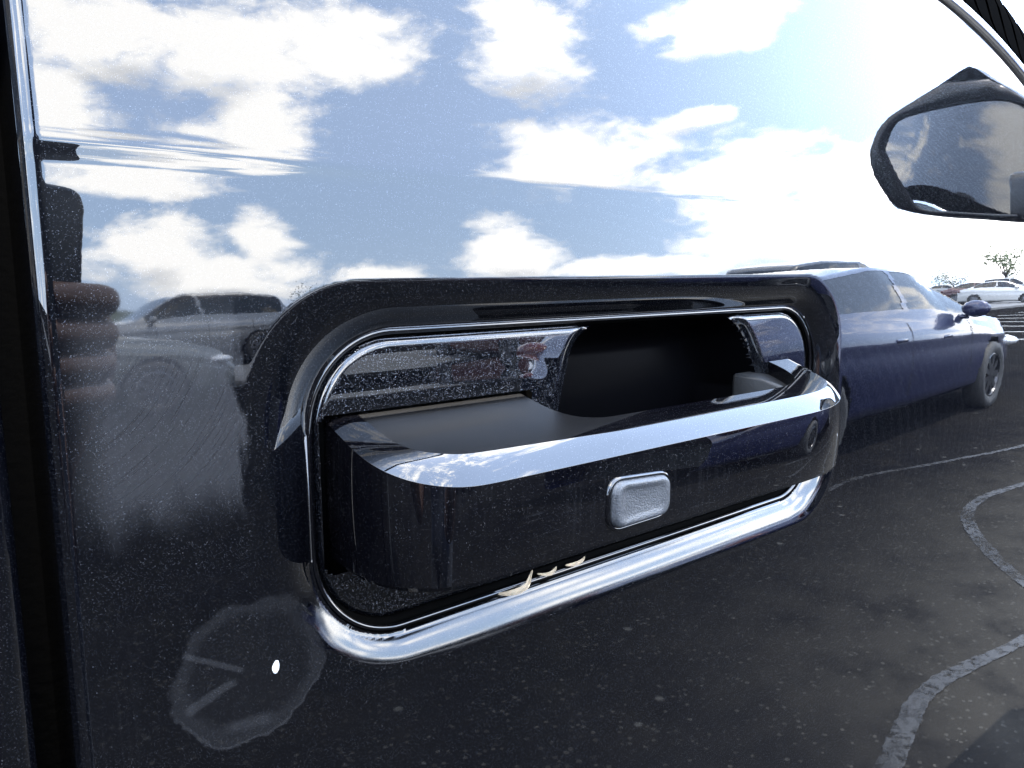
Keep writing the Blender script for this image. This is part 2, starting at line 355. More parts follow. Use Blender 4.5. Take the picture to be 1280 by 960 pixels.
# front door skin
def axis(segs):
    out = []
    for a, b, s in segs:
        nn = max(1, int(round((b-a)/s))); out += list(np.linspace(a, b, nn+1)[:-1])
    out.append(segs[-1][1]); return np.array(out)
EDGE = .0222
xs = EDGE + axis([(0, .006, .0004), (.006, .304, .0007), (.304, .50, .003), (.50, 1.118, .02)])
zs = axis([(-.62, -.2, .02), (-.2, -.112, .003), (-.112, .034, .0007), (.034, 1.0, .0)][:3])
top = np.linspace(.034, .1335, 45)[1:]
Xg, Zg = np.meshgrid(xs, np.concatenate([zs, top]), indexing='ij')
bl = belt(Xg)
Zg = np.where(Zg > .034, .034+(Zg-.034)*(np.maximum(bl, .0135)-.034)/(.0995), Zg)
s_i = rrect_sd(Xg, Zg, *PI)
def snap(X, Z, fn, lo, hi):
    s0 = fn(X, Z); gx = (fn(X+1e-5, Z)-fn(X-1e-5, Z))/2e-5; gz = (fn(X, Z+1e-5)-fn(X, Z-1e-5))/2e-5
    g2 = np.maximum(gx*gx+gz*gz, 1e-6); k_ = ((s0 > lo) & (s0 < hi))
    return np.where(k_, X-s0*gx/g2, X), np.where(k_, Z-s0*gz/g2, Z), s0
Xg, Zg, s_i = snap(Xg, Zg, lambda a, b_: rrect_sd(a, b_, *PI), -.0003, .00085)
pk, s_o, _q = pocket(Xg, Zg)
er = .0034
edge = np.clip((EDGE+er-Xg)/er, 0, 1); ed = .0022*edge**2.5
dent = -0.0
Yg = side(Xg, Zg)+pk+ed
V = np.stack([Xg, Yg, Zg+ZC], -1)
sic = np.maximum(np.maximum(s_i[:-1, :-1], s_i[1:, 1:]), np.maximum(s_i[:-1, 1:], s_i[1:, :-1]))
keep = sic < .00085
Vv, Ff = compact(V.reshape(-1, 3), grid_faces(len(xs), V.shape[1], keep))
# hem: turn the rear edge inwards
door = mobj('front_door', Vv, Ff, M_paint, truck)
hx = np.full(V.shape[1], EDGE)
hem = np.stack([np.stack([hx+.00005*k, V[0, :, 1]+.03*k, V[0, :, 2]], -1) for k in (0, 1)], 0)
mobj('door_hem', hem.reshape(-1, 3), grid_faces(2, V.shape[1])[:, ::-1], M_paint, door)

# bright rim round the recessed plate
def rr_path(x0, x1, z0, z1, r, nseg=28):
    P = []
    for (cx, cz, a0) in ((x1-r, z1-r, 0), (x0+r, z1-r, 90), (x0+r, z0+r, 180), (x1-r, z0+r, 270)):
        for k in range(nseg+1):
            a = R(a0+90*k/nseg); P.append((cx+r*math.cos(a), cz+r*math.sin(a)))
    out = []
    for i, pnt in enumerate(P):
        q = P[(i+1) % len(P)]; L_ = math.dist(pnt, q)
        nn = max(1, int(L_/.004))
        for k in range(nn): out.append((pnt[0]+(q[0]-pnt[0])*k/nn, pnt[1]+(q[1]-pnt[1])*k/nn))
    return out
def tube_rr(name, rect, y, rx, ry, m_, parent, nc=14):
    P = rr_path(*rect); n_ = len(P); V = []; F = []
    for i, (x, z) in enumerate(P):
        a = P[i-1]; b_ = P[(i+1) % n_]; tx, tz = b_[0]-a[0], b_[1]-a[1]; l = math.hypot(tx, tz); nx, nz = tz/l, -tx/l
        yy = float(side(x, z))+y+float(pdep(x, z))
        for k in range(nc):
            t = 2*math.pi*k/nc
            V.append((x+nx*rx*math.cos(t), yy-ry*math.sin(t), z+nz*rx*math.cos(t)+ZC))
    for i in range(n_):
        for k in range(nc):
            F.append((i*nc+k, i*nc+(k+1) % nc, ((i+1) % n_)*nc+(k+1) % nc, ((i+1) % n_)*nc+k))
    return mobj(name, V, F, m_, parent)

hnd = link(bpy.data.objects.new('door_handle', None), truck); hnd.empty_display_size = .05
tube_rr('handle_surround', (PI[0]+.0009, PI[1]-.0009, PI[2]+.0009, PI[3]-.0009, PI[4]-.0009), .0004, .0009, .0007, M_hpaint, hnd)
tube_rr('surround_seal', (PI[0]+.0014, PI[1]-.0014, PI[2]+.0014, PI[3]-.0014, PI[4]-.0014), .0036, .0016, .0016, M_rubber, hnd)

# recessed plate with the finger cup and a raised collar where the grip is seated
PY = PD+.0005
def cup_sd(x, z):
    """finger opening: leaning rounded quadrilateral"""
    xl = .1685-.10*(np.clip(z, -.06, 0)+.02)*-1 if False else .1705+.30*(z+.0189)*(z < -.0189)*.9
    xl = np.where(z < -.045, .1705-.30*.9*.0261+.12*(-.045-z), xl)
    xr = .2600+.62*(-.0217-z)*(z < -.0217)
    xr = np.minimum(xr, .2765)
    qx = np.maximum(xl-x, x-xr)*.95; qz = np.maximum(z+.0180, -.086-z)
    r = .011
    qx = qx+r; qz = qz+r
    return -(np.minimum(np.maximum(qx, qz), 0)+np.hypot(np.maximum(qx, 0), np.maximum(qz, 0))-r)
BL = (.0800, .1520, -.0790, -.0350, .004)
AR = (.2560, .3020, -.0790, -.0350, .005)
xp = np.linspace(PI[0]-.001, PI[1]+.001, 340); zp = np.linspace(PI[2]-.001, PI[3]+.001, 130)
Xp, Zp = np.meshgrid(xp, zp, indexing='ij')
Xp, Zp, _q = snap(Xp, Zp, cup_sd, -.00036, .00036)
cs_ = cup_sd(Xp, Zp); bl_ = rrect_sd(Xp, Zp, *BL); si = rrect_sd(Xp, Zp, *PI)
h = PY + side(Xp, Zp)
h = h - .0002*sst(-.0095, -.0008, bl_)                       # collar
eg = np.clip((.0046-si)/.0022, 0, 1)
h = h + .0030*(1-np.sqrt(np.maximum(1-eg**2, 0)))                            # plate curls back under the rim
lipc = sst(-.0060, .0, cs_)
h = h + .0022*lipc**2
depth = .024
t = np.clip(cs_/.014, 0, 1); h = h + depth*(1-(1-t)**2.4)
Vp = np.stack([Xp, h, Zp+ZC], -1)
c4 = (cs_[:-1, :-1]+cs_[1:, 1:])/2; s4 = (si[:-1, :-1]+si[1:, 1:])/2; b4 = (bl_[:-1, :-1]+bl_[1:, 1:])/2
vv, ff = compact(Vp.reshape(-1, 3), grid_faces(340, 130, (c4 <= 0) & (s4 > .0022) & (b4 <= .0012)))
mobj('recess_plate', vv, ff, M_plate, hnd)
vv, ff = compact(Vp.reshape(-1, 3), grid_faces(340, 130, c4 > 0))
mobj('finger_cup', vv, ff, M_cup, hnd)
# dark floor of the slot round the grip
bm = bmesh.new(); add_box(bm, (.116, PY+.004, ZC-.057), (.076, .004, .048)); bobj('grip_gasket', bm, M_rubber, hnd)

# the grip: stacked plan-view slices from the underside to the top
def arc(cx, cy, r, a0, a1, k):
    return [(cx+r*math.cos(R(a0+(a1-a0)*i/k)), cy+r*math.sin(R(a0+(a1-a0)*i/k))) for i in range(k+1)]
def lin(a, b_, k): return [(a[0]+(b_[0]-a[0])*i/k, a[1]+(b_[1]-a[1])*i/k) for i in range(k+1)]
def poly_resample(P, n_):
    P = np.array(P); d_ = np.concatenate([[0], np.cumsum(np.hypot(*np.diff(P, axis=0).T))]); s_ = np.linspace(0, d_[-1], n_)
    return np.stack([np.interp(s_, d_, P[:, 0]), np.interp(s_, d_, P[:, 1])], -1)
def smooth_poly(P, it):
    P = P.copy()
    for _ in range(it): P[1:-1] = (P[:-2]+2*P[1:-1]+P[2:])/4
    return P
def bez(p0, p1, p2, p3, k=20):
    t = np.linspace(0, 1, k+1)[:, None]; p0, p1, p2, p3 = map(np.array, (p0, p1, p2, p3))
    return ((1-t)**3*p0+3*t*(1-t)**2*p1+3*t*t*(1-t)*p2+t**3*p3).tolist()
segA = [(.0835, .010)] + bez((.0835, -.006), (.0835, -.020), (.092, -.0300), (.108, -.0303), 24)
segB = lin((.108, -.0303), (.250, -.0300), 40)[1:]
segC = bez((.250, -.0300), (.268, -.0295), (.2800, -.0275), (.2865, -.0195), 20)[1:] + bez((.2865, -.0195), (.2905, -.0145), (.2955, -.006), (.2975, .010), 14)[1:]
f1 = poly_resample(segA, 40); f2 = poly_resample(segB, 50); f3 = poly_resample(segC, 40)
b1 = poly_resample([(.1475, .010), (.1475, .004)] + bez((.1475, .003), (.1475, -.009), (.149, -.0160), (.164, -.0165), 16), 40)
b2 = poly_resample([(.164, -.0165), (.244, -.0165)], 50)
b3 = poly_resample(bez((.244, -.0165), (.268, -.0165), (.2760, -.010), (.2790, .010), 20), 40)
FP = np.concatenate([f1, f2[1:], f3[1:]]); BP = np.concatenate([b1, b2[1:], b3[1:]])
FP = smooth_poly(FP, 6); BP = smooth_poly(BP, 4)
tn = np.gradient(FP, axis=0); tn /= np.hypot(tn[:, 0], tn[:, 1])[:, None]
NI = np.stack([-tn[:, 1], tn[:, 0]], -1)                      # inward (left of travel)
if NI[len(NI)//2, 1] < 0: NI = -NI
nF = len(FP)
def zlow(y): return -.0409+.32*y
def zupp(y): return -.0392+.227*y
ZB = -.0742
slices = []
def sl_(inset, zf, zb):
    fp = FP+NI*np.asarray(inset)[..., None] if np.ndim(inset) else FP+NI*inset
    slices.append(np.concatenate([np.stack([fp[:, 0], fp[:, 1], zf if np.ndim(zf) else np.full(nF, zf)], -1), np.stack([BP[:, 0], BP[:, 1], zb if np.ndim(zb) else np.full(nF, zb)], -1)[::-1]]))
zl = zlow(FP[:, 1])
ins = np.interp(np.arange(nF), [0, 30, 55, nF-60, nF-20, nF-1], [.0095, .0085, .0048, .0048, .0055, .008])
fu = FP+NI*ins[:, None]; zu = zupp(fu[:, 1]); zbk = zupp(BP[:, 1])
sl_(.0030, ZB-.0016, ZB-.0016)
sl_(.0012, ZB-.0011, ZB-.0014)
for fr in np.linspace(0, 1, 13):
    s_ = (fr-.50)*2
    bul = .0006*s_**2*np.ones(nF)
    sl_(bul, ZB+(zl-ZB)*fr, ZB+(zbk-ZB)*fr*.98)
for k_ in (.08, .30, .55, .80, .94):
    arch = .0005*math.sin(math.pi*k_)
    sl_(.0006+(ins-.0006)*k_, zl+(zu-zl)*k_+arch, ZB+(zbk-ZB)*(.98+.019*k_))
sl_(ins, zu, zbk)
ns, nl = len(slices), 2*nF
V = np.concatenate(slices)
F = []
for i in range(ns-1):
    for j in range(nl):
        F.append((i*nl+j, i*nl+(j+1) % nl, (i+1)*nl+(j+1) % nl, (i+1)*nl+j))
for base, flip in ((0, True), ((ns-1)*nl, False)):
    for j in range(nF-1):
        q = (base+j, base+j+1, base+nl-2-j, base+nl-1-j)
        F.append(q[::-1] if flip else q)
V[:, 2] += ZC
V[:, 1] += .001
ncap = nF-1; npad = 48
Fm = [0]*len(F)
for q_ in range(len(F)-ncap, len(F)-ncap+npad): Fm[q_] = 1
grip = mobj('grip', V, F, [M_hpaint, M_pad], hnd, fmat=Fm)
bm = bmesh.new(); bm.from_mesh(grip.data); bmesh.ops.recalc_face_normals(bm, faces=bm.faces); bm.to_mesh(grip.data); bm.free()
bevel(grip, .0010, 4, 9.5); grip.modifiers['b'].harden_normals = True

# grey insert inside the front end of the grip
bm = bmesh.new()
pl = [(.2610, .013), (.2640, .0010), (.2690, -.0080), (.2760, -.0135), (.2830, -.0135), (.2830, .013)]
lo = [bm.verts.new((x, y, ZC-.076)) for x, y in pl]; hi = [bm.verts.new((x, y, ZC-.0425+.50*min(y, .002))) for x, y in pl]
bm.faces.new(lo[::-1]); bm.faces.new(hi)
for i in range(len(pl)): bm.faces.new((lo[i], lo[(i+1) % len(pl)], hi[(i+1) % len(pl)], hi[i]))
bmesh.ops.recalc_face_normals(bm, faces=bm.faces)
bevel(bobj('pivot_insert', bm, M_insert, hnd), .0016, 3)
# lock button on the grip
def quad_rr(pts, r, k=10):
    out = []; n_ = len(pts)
    for i in range(n_):
        p0, p1, p2 = (np.array(pts[(i+d_) % n_]) for d_ in (-1, 0, 1))
        a = (p0-p1)/np.linalg.norm(p0-p1); b_ = (p2-p1)/np.linalg.norm(p2-p1)
        th = math.acos(np.clip(a@b_, -1, 1)); d_ = r/math.tan(th/2)
        s_, e_ = p1+a*d_, p1+b_*d_
        for t in np.linspace(0, 1, k+1): out.append((1-t)**2*s_+2*t*(1-t)*p1+t*t*e_)
    return np.array(out)
BQ = [(.1478, -.0568), (.1478, -.0708), (.1722, -.0705), (.1722, -.0585)]
cen = np.mean(BQ, axis=0)
def button(name, scale_prof, m_, r=.0042):
    base = quad_rr(BQ, r); V = []; F = []; n_ = len(base)
    for inset, y in scale_prof:
        d_ = base-cen; l = np.linalg.norm(d_, axis=1)[:, None]
        P = cen+d_*(1-inset/l)
        # slightly pear-shaped towards the outline
        for q in P: V.append((q[0], y, q[1]+ZC))
    for i in range(len(scale_prof)-1):
        for k in range(n_): F.append((i*n_+k, i*n_+(k+1) % n_, (i+1)*n_+(k+1) % n_, (i+1)*n_+k))
    if scale_prof[-1][0] > .003:
        V.append((cen[0], scale_prof[-1][1], cen[1]+ZC)); c_ = len(V)-1; b0 = (len(scale_prof)-1)*n_
        for k in range(n_): F.append((b0+k, b0+(k+1) % n_, c_))
    o = mobj(name, V, F, m_, hnd)
    bm = bmesh.new(); bm.from_mesh(o.data); bmesh.ops.recalc_face_normals(bm, faces=bm.faces); bm.to_mesh(o.data); bm.free()
    return o
FY = -.0292
button('button_surround', [(-.0012, FY+.002), (-.0010, FY-.0004), (-.0004, FY-.0007), (.0002, FY-.0003), (.0004, FY+.001)], M_hpaint, .0050)
button('lock_button', [(.0004, FY+.001), (.0005, FY-.0008), (.0011, FY-.0018), (.0021, FY-.0022), (.0036, FY-.0018), (.0048, FY-.00165), (.0052, FY-.0016)], M_button)

# belt trim and window
bx = np.concatenate([np.linspace(EDGE+.002, .36, 30)[:-1], np.linspace(.36, .62, 60)[:-1], np.linspace(.62, 1.10, 30)])
prof = [(.0000, .004), (-.0002, -.0012), (.0006, -.0024), (.0022, -.0030), (.0045, -.0027), (.0066, -.0014), (.0075, .0005), (.0075, .006)]
bz = belt(bx); tx = np.gradient(bx); tz = np.gradient(bz); l = np.hypot(tx, tz); nx, nz = -tz/l, tx/l
V = []
for i in range(len(bx)):
    y0 = float(side(bx[i], bz[i]))
    for u_, yv in prof: V.append((bx[i]+nx[i]*u_, y0+yv+u_*.12, bz[i]+nz[i]*u_+ZC))
mobj('belt_trim', V, grid_faces(len(bx), len(prof)), M_chrome, truck)
def window_panel(name, x0, x1, m_, off, par, nx_=24, nz_=10, lean=.32, htop=.50):
    xs_ = np.linspace(x0, x1, nx_); V = []
    for x in xs_:
        b0 = float(belt(x)); y0 = float(side(x, b0))
        for k in range(nz_):
            t_ = k/(nz_-1); z = b0+.002+(htop-b0)*t_
            V.append((x, y0+off+lean*(z-b0)+.12*(z-b0)**2, z+ZC))
    return mobj(name, V, grid_faces(nx_, nz_), m_, par)
window_panel('front_window', .10, 1.04, M_tglass, .007, truck)
window_panel('rear_window', -.86, -.06, M_tglass, .007, truck)
window_panel('centre_pillar', -.062, .102, M_rubber, .004, truck)
# rubber wiper strip above the trim
V = []
for i in range(len(bx)):
    y0 = float(side(bx[i], bz[i]))
    for u_, yv in ((.0072, .001), (.0085, -.0008), (.0125, .0000), (.0300, .0035), (.0420, .0075), (.0425, .014)): V.append((bx[i]+nx[i]*u_, y0+yv+u_*.12, bz[i]+nz[i]*u_+ZC))
mobj('window_seal', V, grid_faces(len(bx), 5), M_rubber, truck)

# rear door, bed side, front fender: the same body surface carried on
def panel(name, x0, x1, zb, zt, arch=None, m_=M_paint, nx_=60, nz_=60, er0=0, er1=0, flare=0):
    xs_ = axis([(x0, x0+.006, .0006), (x0+.006, x1-.006, (x1-x0)/nx_), (x1-.006, x1, .0006)]); V = []
    zz = np.linspace(0, 1, nz_)
    X, T = np.meshgrid(xs_, zz, indexing='ij')
    zt_ = zt(X) if callable(zt) else np.full_like(X, zt)
    Z = zb+(zt_-zb)*T
    er = .0038
    e = np.maximum(np.clip((x0+er-X)/er, 0, 1)*er0, np.clip((X-(x1-er))/er, 0, 1)*er1)
    Y = side(np.clip(X, -3, 3), Z)+er*(1-np.sqrt(np.maximum(1-e**2, 0)))
    kp = None
    if arch:
        d_ = np.hypot(X-arch[0], Z-arch[1])
        Y = Y-flare*np.exp(-((d_-arch[2])/.05)**2)
        kp = ((d_[:-1, :-1]+d_[1:, 1:])/2) > arch[2]
    V = np.stack([X, Y, Z+ZC], -1).reshape(-1, 3)
    vv, ff = compact(V, grid_faces(len(xs_), nz_, kp) if kp is not None else grid_faces(len(xs_), nz_))
    return mobj(name, vv, ff, m_, truck)
rd = panel('rear_door', -.955, .0156, -.62, lambda x: np.full_like(x, .1335), er1=1, er0=1, nz_=240)
hx = np.array([[.0156, float(side(.0156, z))+.0038, z+ZC] for z in np.linspace(-.62, .1335, 40)])
mobj('door_hem', np.concatenate([hx, hx+[-.0001, .03, 0]]), grid_faces(2, 40), M_paint, rd)
panel('bed_side', -2.75, -.962, -.62, .12, arch=(-1.95, -.80, .46), er0=1, er1=1, flare=.02)
panel('front_fender', 1.125, 2.60, -.62, .02, arch=(1.95, -.80, .46), er0=1, er1=1, flare=.02)
# dark weather seal at the bottom of the shut line
bm = bmesh.new(); add_box(bm, (.019, .031, ZC-.24), (.02, .012, .76)); bobj('door_seal', bm, M_rubber, truck)
# body behind the skin: rocker, cab, roof, bonnet, bed, far side
bm = bmesh.new(); add_box(bm, (0, .98, .62), (5.2, 1.72, .34)); bevel(bobj('chassis', bm, M_under, truck), .04)
bm = bmesh.new(); add_box(bm, (.08, .10, .56), (2.0, .10, .16)); bevel(bobj('rocker_panel', bm, M_paint, truck), .02)
bm = bmesh.new(); add_box(bm, (.08, .06, .47), (1.9, .16, .035)); bevel(bobj('running_board', bm, M_black, truck), .012)
def loft_box(name, lower, upper, m_, bev, parent=truck):
    bm = bmesh.new()
    a = [bm.verts.new(p) for p in lower]; b_ = [bm.verts.new(p) for p in upper]
    bm.faces.new(a[::-1]); bm.faces.new(b_)
    for i in range(4): bm.faces.new((a[i], a[(i+1) % 4], b_[(i+1) % 4], b_[i]))
    bmesh.ops.recalc_face_normals(bm, faces=bm.faces)
    return bevel(bobj(name, bm, m_, parent), bev, 4)
loft_box('roof', [(-.90, .22, 1.72), (.62, .22, 1.72), (.62, 1.74, 1.72), (-.90, 1.74, 1.72)], [(-.82, .30, 1.90), (.48, .30, 1.90), (.48, 1.66, 1.90), (-.82, 1.66, 1.90)], M_paint, .06)
loft_box('windscreen', [(.60, .24, 1.715), (1.15, .10, 1.22), (1.15, 1.86, 1.22), (.60, 1.72, 1.715)], [(.55, .24, 1.735), (1.10, .10, 1.20), (1.10, 1.86, 1.20), (.55, 1.72, 1.735)], M_tglass, .004)
loft_box('cab_interior', [(-.94, .10, .78), (1.10, .10, .78), (1.10, 1.86, .78), (-.94, 1.86, .78)], [(-.92, .10, 1.28), (1.05, .10, 1.20), (1.05, 1.86, 1.20), (-.92, 1.86, 1.28)], M_under, .02)
loft_box('bonnet', [(1.13, .06, .70), (2.62, .10, .70), (2.62, 1.86, .70), (1.13, 1.90, .70)], [(1.13, .05, 1.235), (2.55, .16, 1.16), (2.55, 1.80, 1.16), (1.13, 1.91, 1.235)], M_paint, .05)
loft_box('bed_floor', [(-2.72, .06, .72), (-.97, .06, .72), (-.97, 1.90, .72), (-2.72, 1.90, .72)], [(-2.72, .06, .80), (-.97, .06, .80), (-.97, 1.90, .80), (-2.72, 1.90, .80)], M_under, .01)
loft_box('tailgate', [(-2.80, .04, .72), (-2.74, .04, .72), (-2.74, 1.92, .72), (-2.80, 1.92, .72)], [(-2.80, .06, 1.33), (-2.74, .06, 1.33), (-2.74, 1.90, 1.33), (-2.80, 1.90, 1.33)], M_paint, .01)
loft_box('far_side', [(-2.75, 1.90, .55), (2.6, 1.90, .55), (2.6, 1.96, .55), (-2.75, 1.96, .55)], [(-2.75, 1.90, 1.32), (2.6, 1.88, 1.22), (2.6, 1.92, 1.22), (-2.75, 1.94, 1.32)], M_paint, .02)
loft_box('front_bumper', [(2.55, .08, .45), (2.80, .22, .45), (2.80, 1.74, .45), (2.55, 1.88, .45)], [(2.55, .08, .72), (2.78, .22, .72), (2.78, 1.74, .72), (2.55, 1.88, .72)], M_chrome, .03)
loft_box('rear_pillar', [(-.95, .07, 1.30), (-.84, .07, 1.30), (-.84, .12, 1.30), (-.95, .12, 1.30)], [(-.90, .22, 1.76), (-.80, .22, 1.76), (-.80, .27, 1.76), (-.90, .27, 1.76)], M_paint, .008)
loft_box('front_pillar', [(1.02, .05, 1.23), (1.12, .05, 1.23), (1.12, .11, 1.23), (1.02, .11, 1.23)], [(.56, .21, 1.74), (.64, .21, 1.74), (.64, .27, 1.74), (.56, .27, 1.74)], M_paint, .008)

def wheel(parent, x, y, r, wdt, outward, spokes=5, seg=40, rimm=None):
    """tyre + rim + spokes about the Y axis; outward = sign of the visible side"""
    wl = link(bpy.data.objects.new('wheel', None), parent); wl.location = (x, y, r); wl.empty_display_size = .1
    h_ = wdt/2; o_ = outward
    V, F = lathe([(r*.66, -h_*.8), (r*.80, -h_), (r*.96, -h_*.9), (r, -h_*.55), (r, h_*.55), (r*.96, h_*.9), (r*.80, h_), (r*.66, h_*.8)], seg)
    mobj('tyre', V, F, M_tyre, wl)
    bm = bmesh.new()
    V, F = lathe([(r*.67, -h_*.9), (r*.66, h_*.75), (r*.62, h_*.80), (r*.58, h_*.55), (r*.56, -h_*.3)], seg)
    vs = [bm.verts.new((v_[0], v_[1]*o_, v_[2])) for v_ in V]
    for f_ in F: bm.faces.new([vs[i] for i in f_])
    for k in range(spokes):
        t = 2*math.pi*k/spokes
        add_box(bm, (math.cos(t)*r*.36, o_*h_*.58, math.sin(t)*r*.36), (r*.50, h_*.25, r*.16), Matrix.Rotation(-t, 3, 'Y'))
    V, F = lathe([(r*.005, h_*.72), (r*.14, h_*.70), (r*.16, h_*.3)], 16)
    vs = [bm.verts.new((v_[0], v_[1]*o_, v_[2])) for v_ in V]
    for f_ in F: bm.faces.new([vs[i] for i in f_])
    bmesh.ops.recalc_face_normals(bm, faces=bm.faces)
    bobj('rim', bm, rimm or M_alloy, wl, smooth=False)
    return wl
for x in (-1.95, 1.95):
    wheel(truck, x, .17, .41, .26, -1); wheel(truck, x, 1.79, .41, .26, 1)

# side mirror: housing tapering to a point outwards, glass facing back along the truck
sm = link(bpy.data.objects.new('side_mirror', None), truck); sm.empty_display_size = .1
OUT = [(-0.161, 0.262), (-0.172, 0.261), (-0.207, 0.242), (-0.247, 0.224), (-0.265, 0.21), (-0.277, 0.187), (-0.279, 0.167), (-0.275, 0.145), (-0.264, 0.119), (-0.253, 0.101), (-0.238, 0.093), (-0.21, 0.085), (-0.172, 0.078), (-0.129, 0.07), (-0.1, 0.075), (-0.09, 0.11), (-0.092, 0.18), (-0.115, 0.215), (-0.145, 0.245)]
GLS = [(-0.159, 0.22), (-0.208, 0.218), (-0.243, 0.213), (-0.256, 0.2), (-0.263, 0.181), (-0.257, 0.157), (-0.243, 0.123), (-0.228, 0.097), (-0.195, 0.088), (-0.129, 0.077), (-0.108, 0.085), (-0.1, 0.12), (-0.105, 0.19), (-0.125, 0.213)]
def dense(P, k=5):
    P = np.array(P); n_ = len(P); out = []
    for i in range(n_):
        p0, p1, p2, p3 = P[i-1], P[i], P[(i+1) % n_], P[(i+2) % n_]
        for t in np.arange(k)/k:
            out.append(.5*(2*p1+(p2-p0)*t+(2*p0-5*p1+4*p2-p3)*t*t+(3*p1-p0-3*p2+p3)*t**3))
    return np.array(out)
OD = dense(OUT); oc_ = OD.mean(0); n_ = len(OD)
def shrink(P, d_):
    q = np.roll(P, -1, 0)-np.roll(P, 1, 0); q /= np.linalg.norm(q, axis=1)[:, None]
    nrm = np.stack([-q[:, 1], q[:, 0]], -1)
    if np.sum((oc_-P)*nrm) < 0: nrm = -nrm
    return P+nrm*d_
MX = 1.0
rings = [(MX+.008, shrink(OD, .002)), (MX+.0, shrink(OD, .0005)), (MX+.002, OD), (MX+.03, oc_+(OD-oc_)*1.02), (MX+.08, oc_+(OD-oc_)*.95), (MX+.12, oc_+(OD-oc_)*.75), (MX+.14, oc_+(OD-oc_)*.4), (MX+.145, oc_+(OD-oc_)*.02)]
TB = .02; TA = .45                                                    # the head is turned towards the cab
V = np.concatenate([np.stack([x+TA*(P[:, 0]+.2)-TB*(P[:, 1]-.17), P[:, 0], P[:, 1]+ZC], -1) for x, P in rings])
F = [(i*n_+k, i*n_+(k+1) % n_, (i+1)*n_+(k+1) % n_, (i+1)*n_+k) for i in range(len(rings)-1) for k in range(n_)]
mobj('housing', V, F, M_black, sm)
DG = dense(GLS); nd = len(DG)                       # black face plate round the glass
def near_out(p_):
    d_ = np.hypot(OD[:, 0]-p_[0], OD[:, 1]-p_[1]); return OD[np.argmin(d_)]
fr_ = [(MX-.001, DG), (MX-.004, DG+(np.array([near_out(p_) for p_ in DG])-DG)*.12), (MX-.004, DG+(np.array([near_out(p_) for p_ in DG])-DG)*.85), (MX+.003, DG+(np.array([near_out(p_) for p_ in DG])-DG)*1.0)]
V = np.concatenate([np.stack([x+TA*(P[:, 0]+.2)-TB*(P[:, 1]-.17), P[:, 0], P[:, 1]+ZC], -1) for x, P in fr_])
F = [(i*nd+k, i*nd+(k+1) % nd, (i+1)*nd+(k+1) % nd, (i+1)*nd+k) for i in range(3) for k in range(nd)]
mobj('mirror_frame', V, F, M_black, sm)
GL = dense(GLS); gc = GL.mean(0)
V = [(MX+.003+TA*(p_[0]+.2)-TB*(p_[1]-.17)+.5*((p_[0]-gc[0])**2+(p_[1]-gc[1])**2)/2.2, p_[0], p_[1]+ZC) for s_ in (1, .75, .5, .25) for p_ in (gc+(GL-gc)*s_)]
V.append((MX+.003+TA*(gc[0]+.2)-TB*(gc[1]-.17), gc[0], gc[1]+ZC)); c_ = len(V)-1
n_ = len(GL)
F = [(i*n_+k, (i+1)*n_+k, (i+1)*n_+(k+1) % n_, i*n_+(k+1) % n_) for i in range(3) for k in range(n_)] + [(3*n_+k, c_, 3*n_+(k+1) % n_) for k in range(n_)]
mg = mobj('mirror_glass', V, F, M_mirror, sm)
loft_box('mirror_arm', [(MX+.02, .03, ZC+.035), (MX+.12, .03, ZC+.035), (MX+.11, -.14, ZC+.07), (MX+.03, -.14, ZC+.07)], [(MX+.02, .05, ZC+.11), (MX+.12, .05, ZC+.11), (MX+.11, -.14, ZC+.13), (MX+.03, -.14, ZC+.13)], M_black, .01, sm)

# ------------------------------------------------------------------ bits caught on the handle
def scrap(pts, wds, label, z_):
    """a thin curled shred of dry leaf along pts (x, y, z)"""
    P = [Vector(p_) for p_ in pts]; V = []; n_ = len(P)
    for i, p_ in enumerate(P):
        t = (P[min(i+1, n_-1)]-P[max(i-1, 0)]).normalized(); up = Vector((0, -.75, .66)); s_ = t.cross(up).normalized()
        for k, c_ in ((-1, .0005), (-.4, 0), (.4, 0), (1, .0006)): V.append(p_+s_*wds[i]*.8*k+up*c_)
    o = mobj('dry_leaf_scrap', V, grid_faces(n_, 4), M_leaf)
    s2 = o.modifiers.new('s', 'SOLIDIFY'); s2.thickness = .0004
    ss_ = o.modifiers.new('u', 'SUBSURF'); ss_.levels = 1; ss_.render_levels = 1
    return tag(o, label, 'leaf scrap', 'shreds of dry leaf under the door handle')
zb = ZC
scrap([(.1345, .0035, zb-.0966), (.1375, .0015, zb-.0968), (.1415, .0005, zb-.0963), (.1445, .001, zb-.0958), (.1465, .0025, zb-.0938), (.1485, .0035, zb-.0925)], [.0006, .0013, .0015, .0013, .0008, .0003], 'largest curled tan leaf shred under the rear half of the handle', 0)
scrap([(.1505, .004, zb-.0945), (.1535, .0025, zb-.0955), (.1565, .0025, zb-.0950), (.1585, .0035, zb-.0938)], [.0004, .0011, .0010, .0003], 'middle small pale leaf shred on the chrome rim below the button', 0)
scrap([(.1625, .004, zb-.0948), (.1660, 0.0036, zb-.0955), (.1695, .0030, zb-.0948), (.1715, .0040, zb-.0938)], [.0004, .0012, .0009, .0003], 'pale leaf shred farthest forward below the button of the handle', 0)
x_, z_ = .0643, -.0935
bm = bmesh.new(); bmesh.ops.create_uvsphere(bm, u_segments=12, v_segments=8, radius=1.0)
for v_ in bm.verts:
    v_.co = Vector((v_.co.x*.00085+.0002*v_.co.z, v_.co.y*.0004, v_.co.z*.0016*(1+.2*v_.co.x)))
fl = bobj('white_fleck', bm, M_white); fl.location = (x_, float(side(x_, z_)+pocket(np.array(x_), np.array(z_))[0])-.0002, z_+ZC)
tag(fl, 'small white fleck stuck in the lower rear corner of the handle pocket', 'fleck')

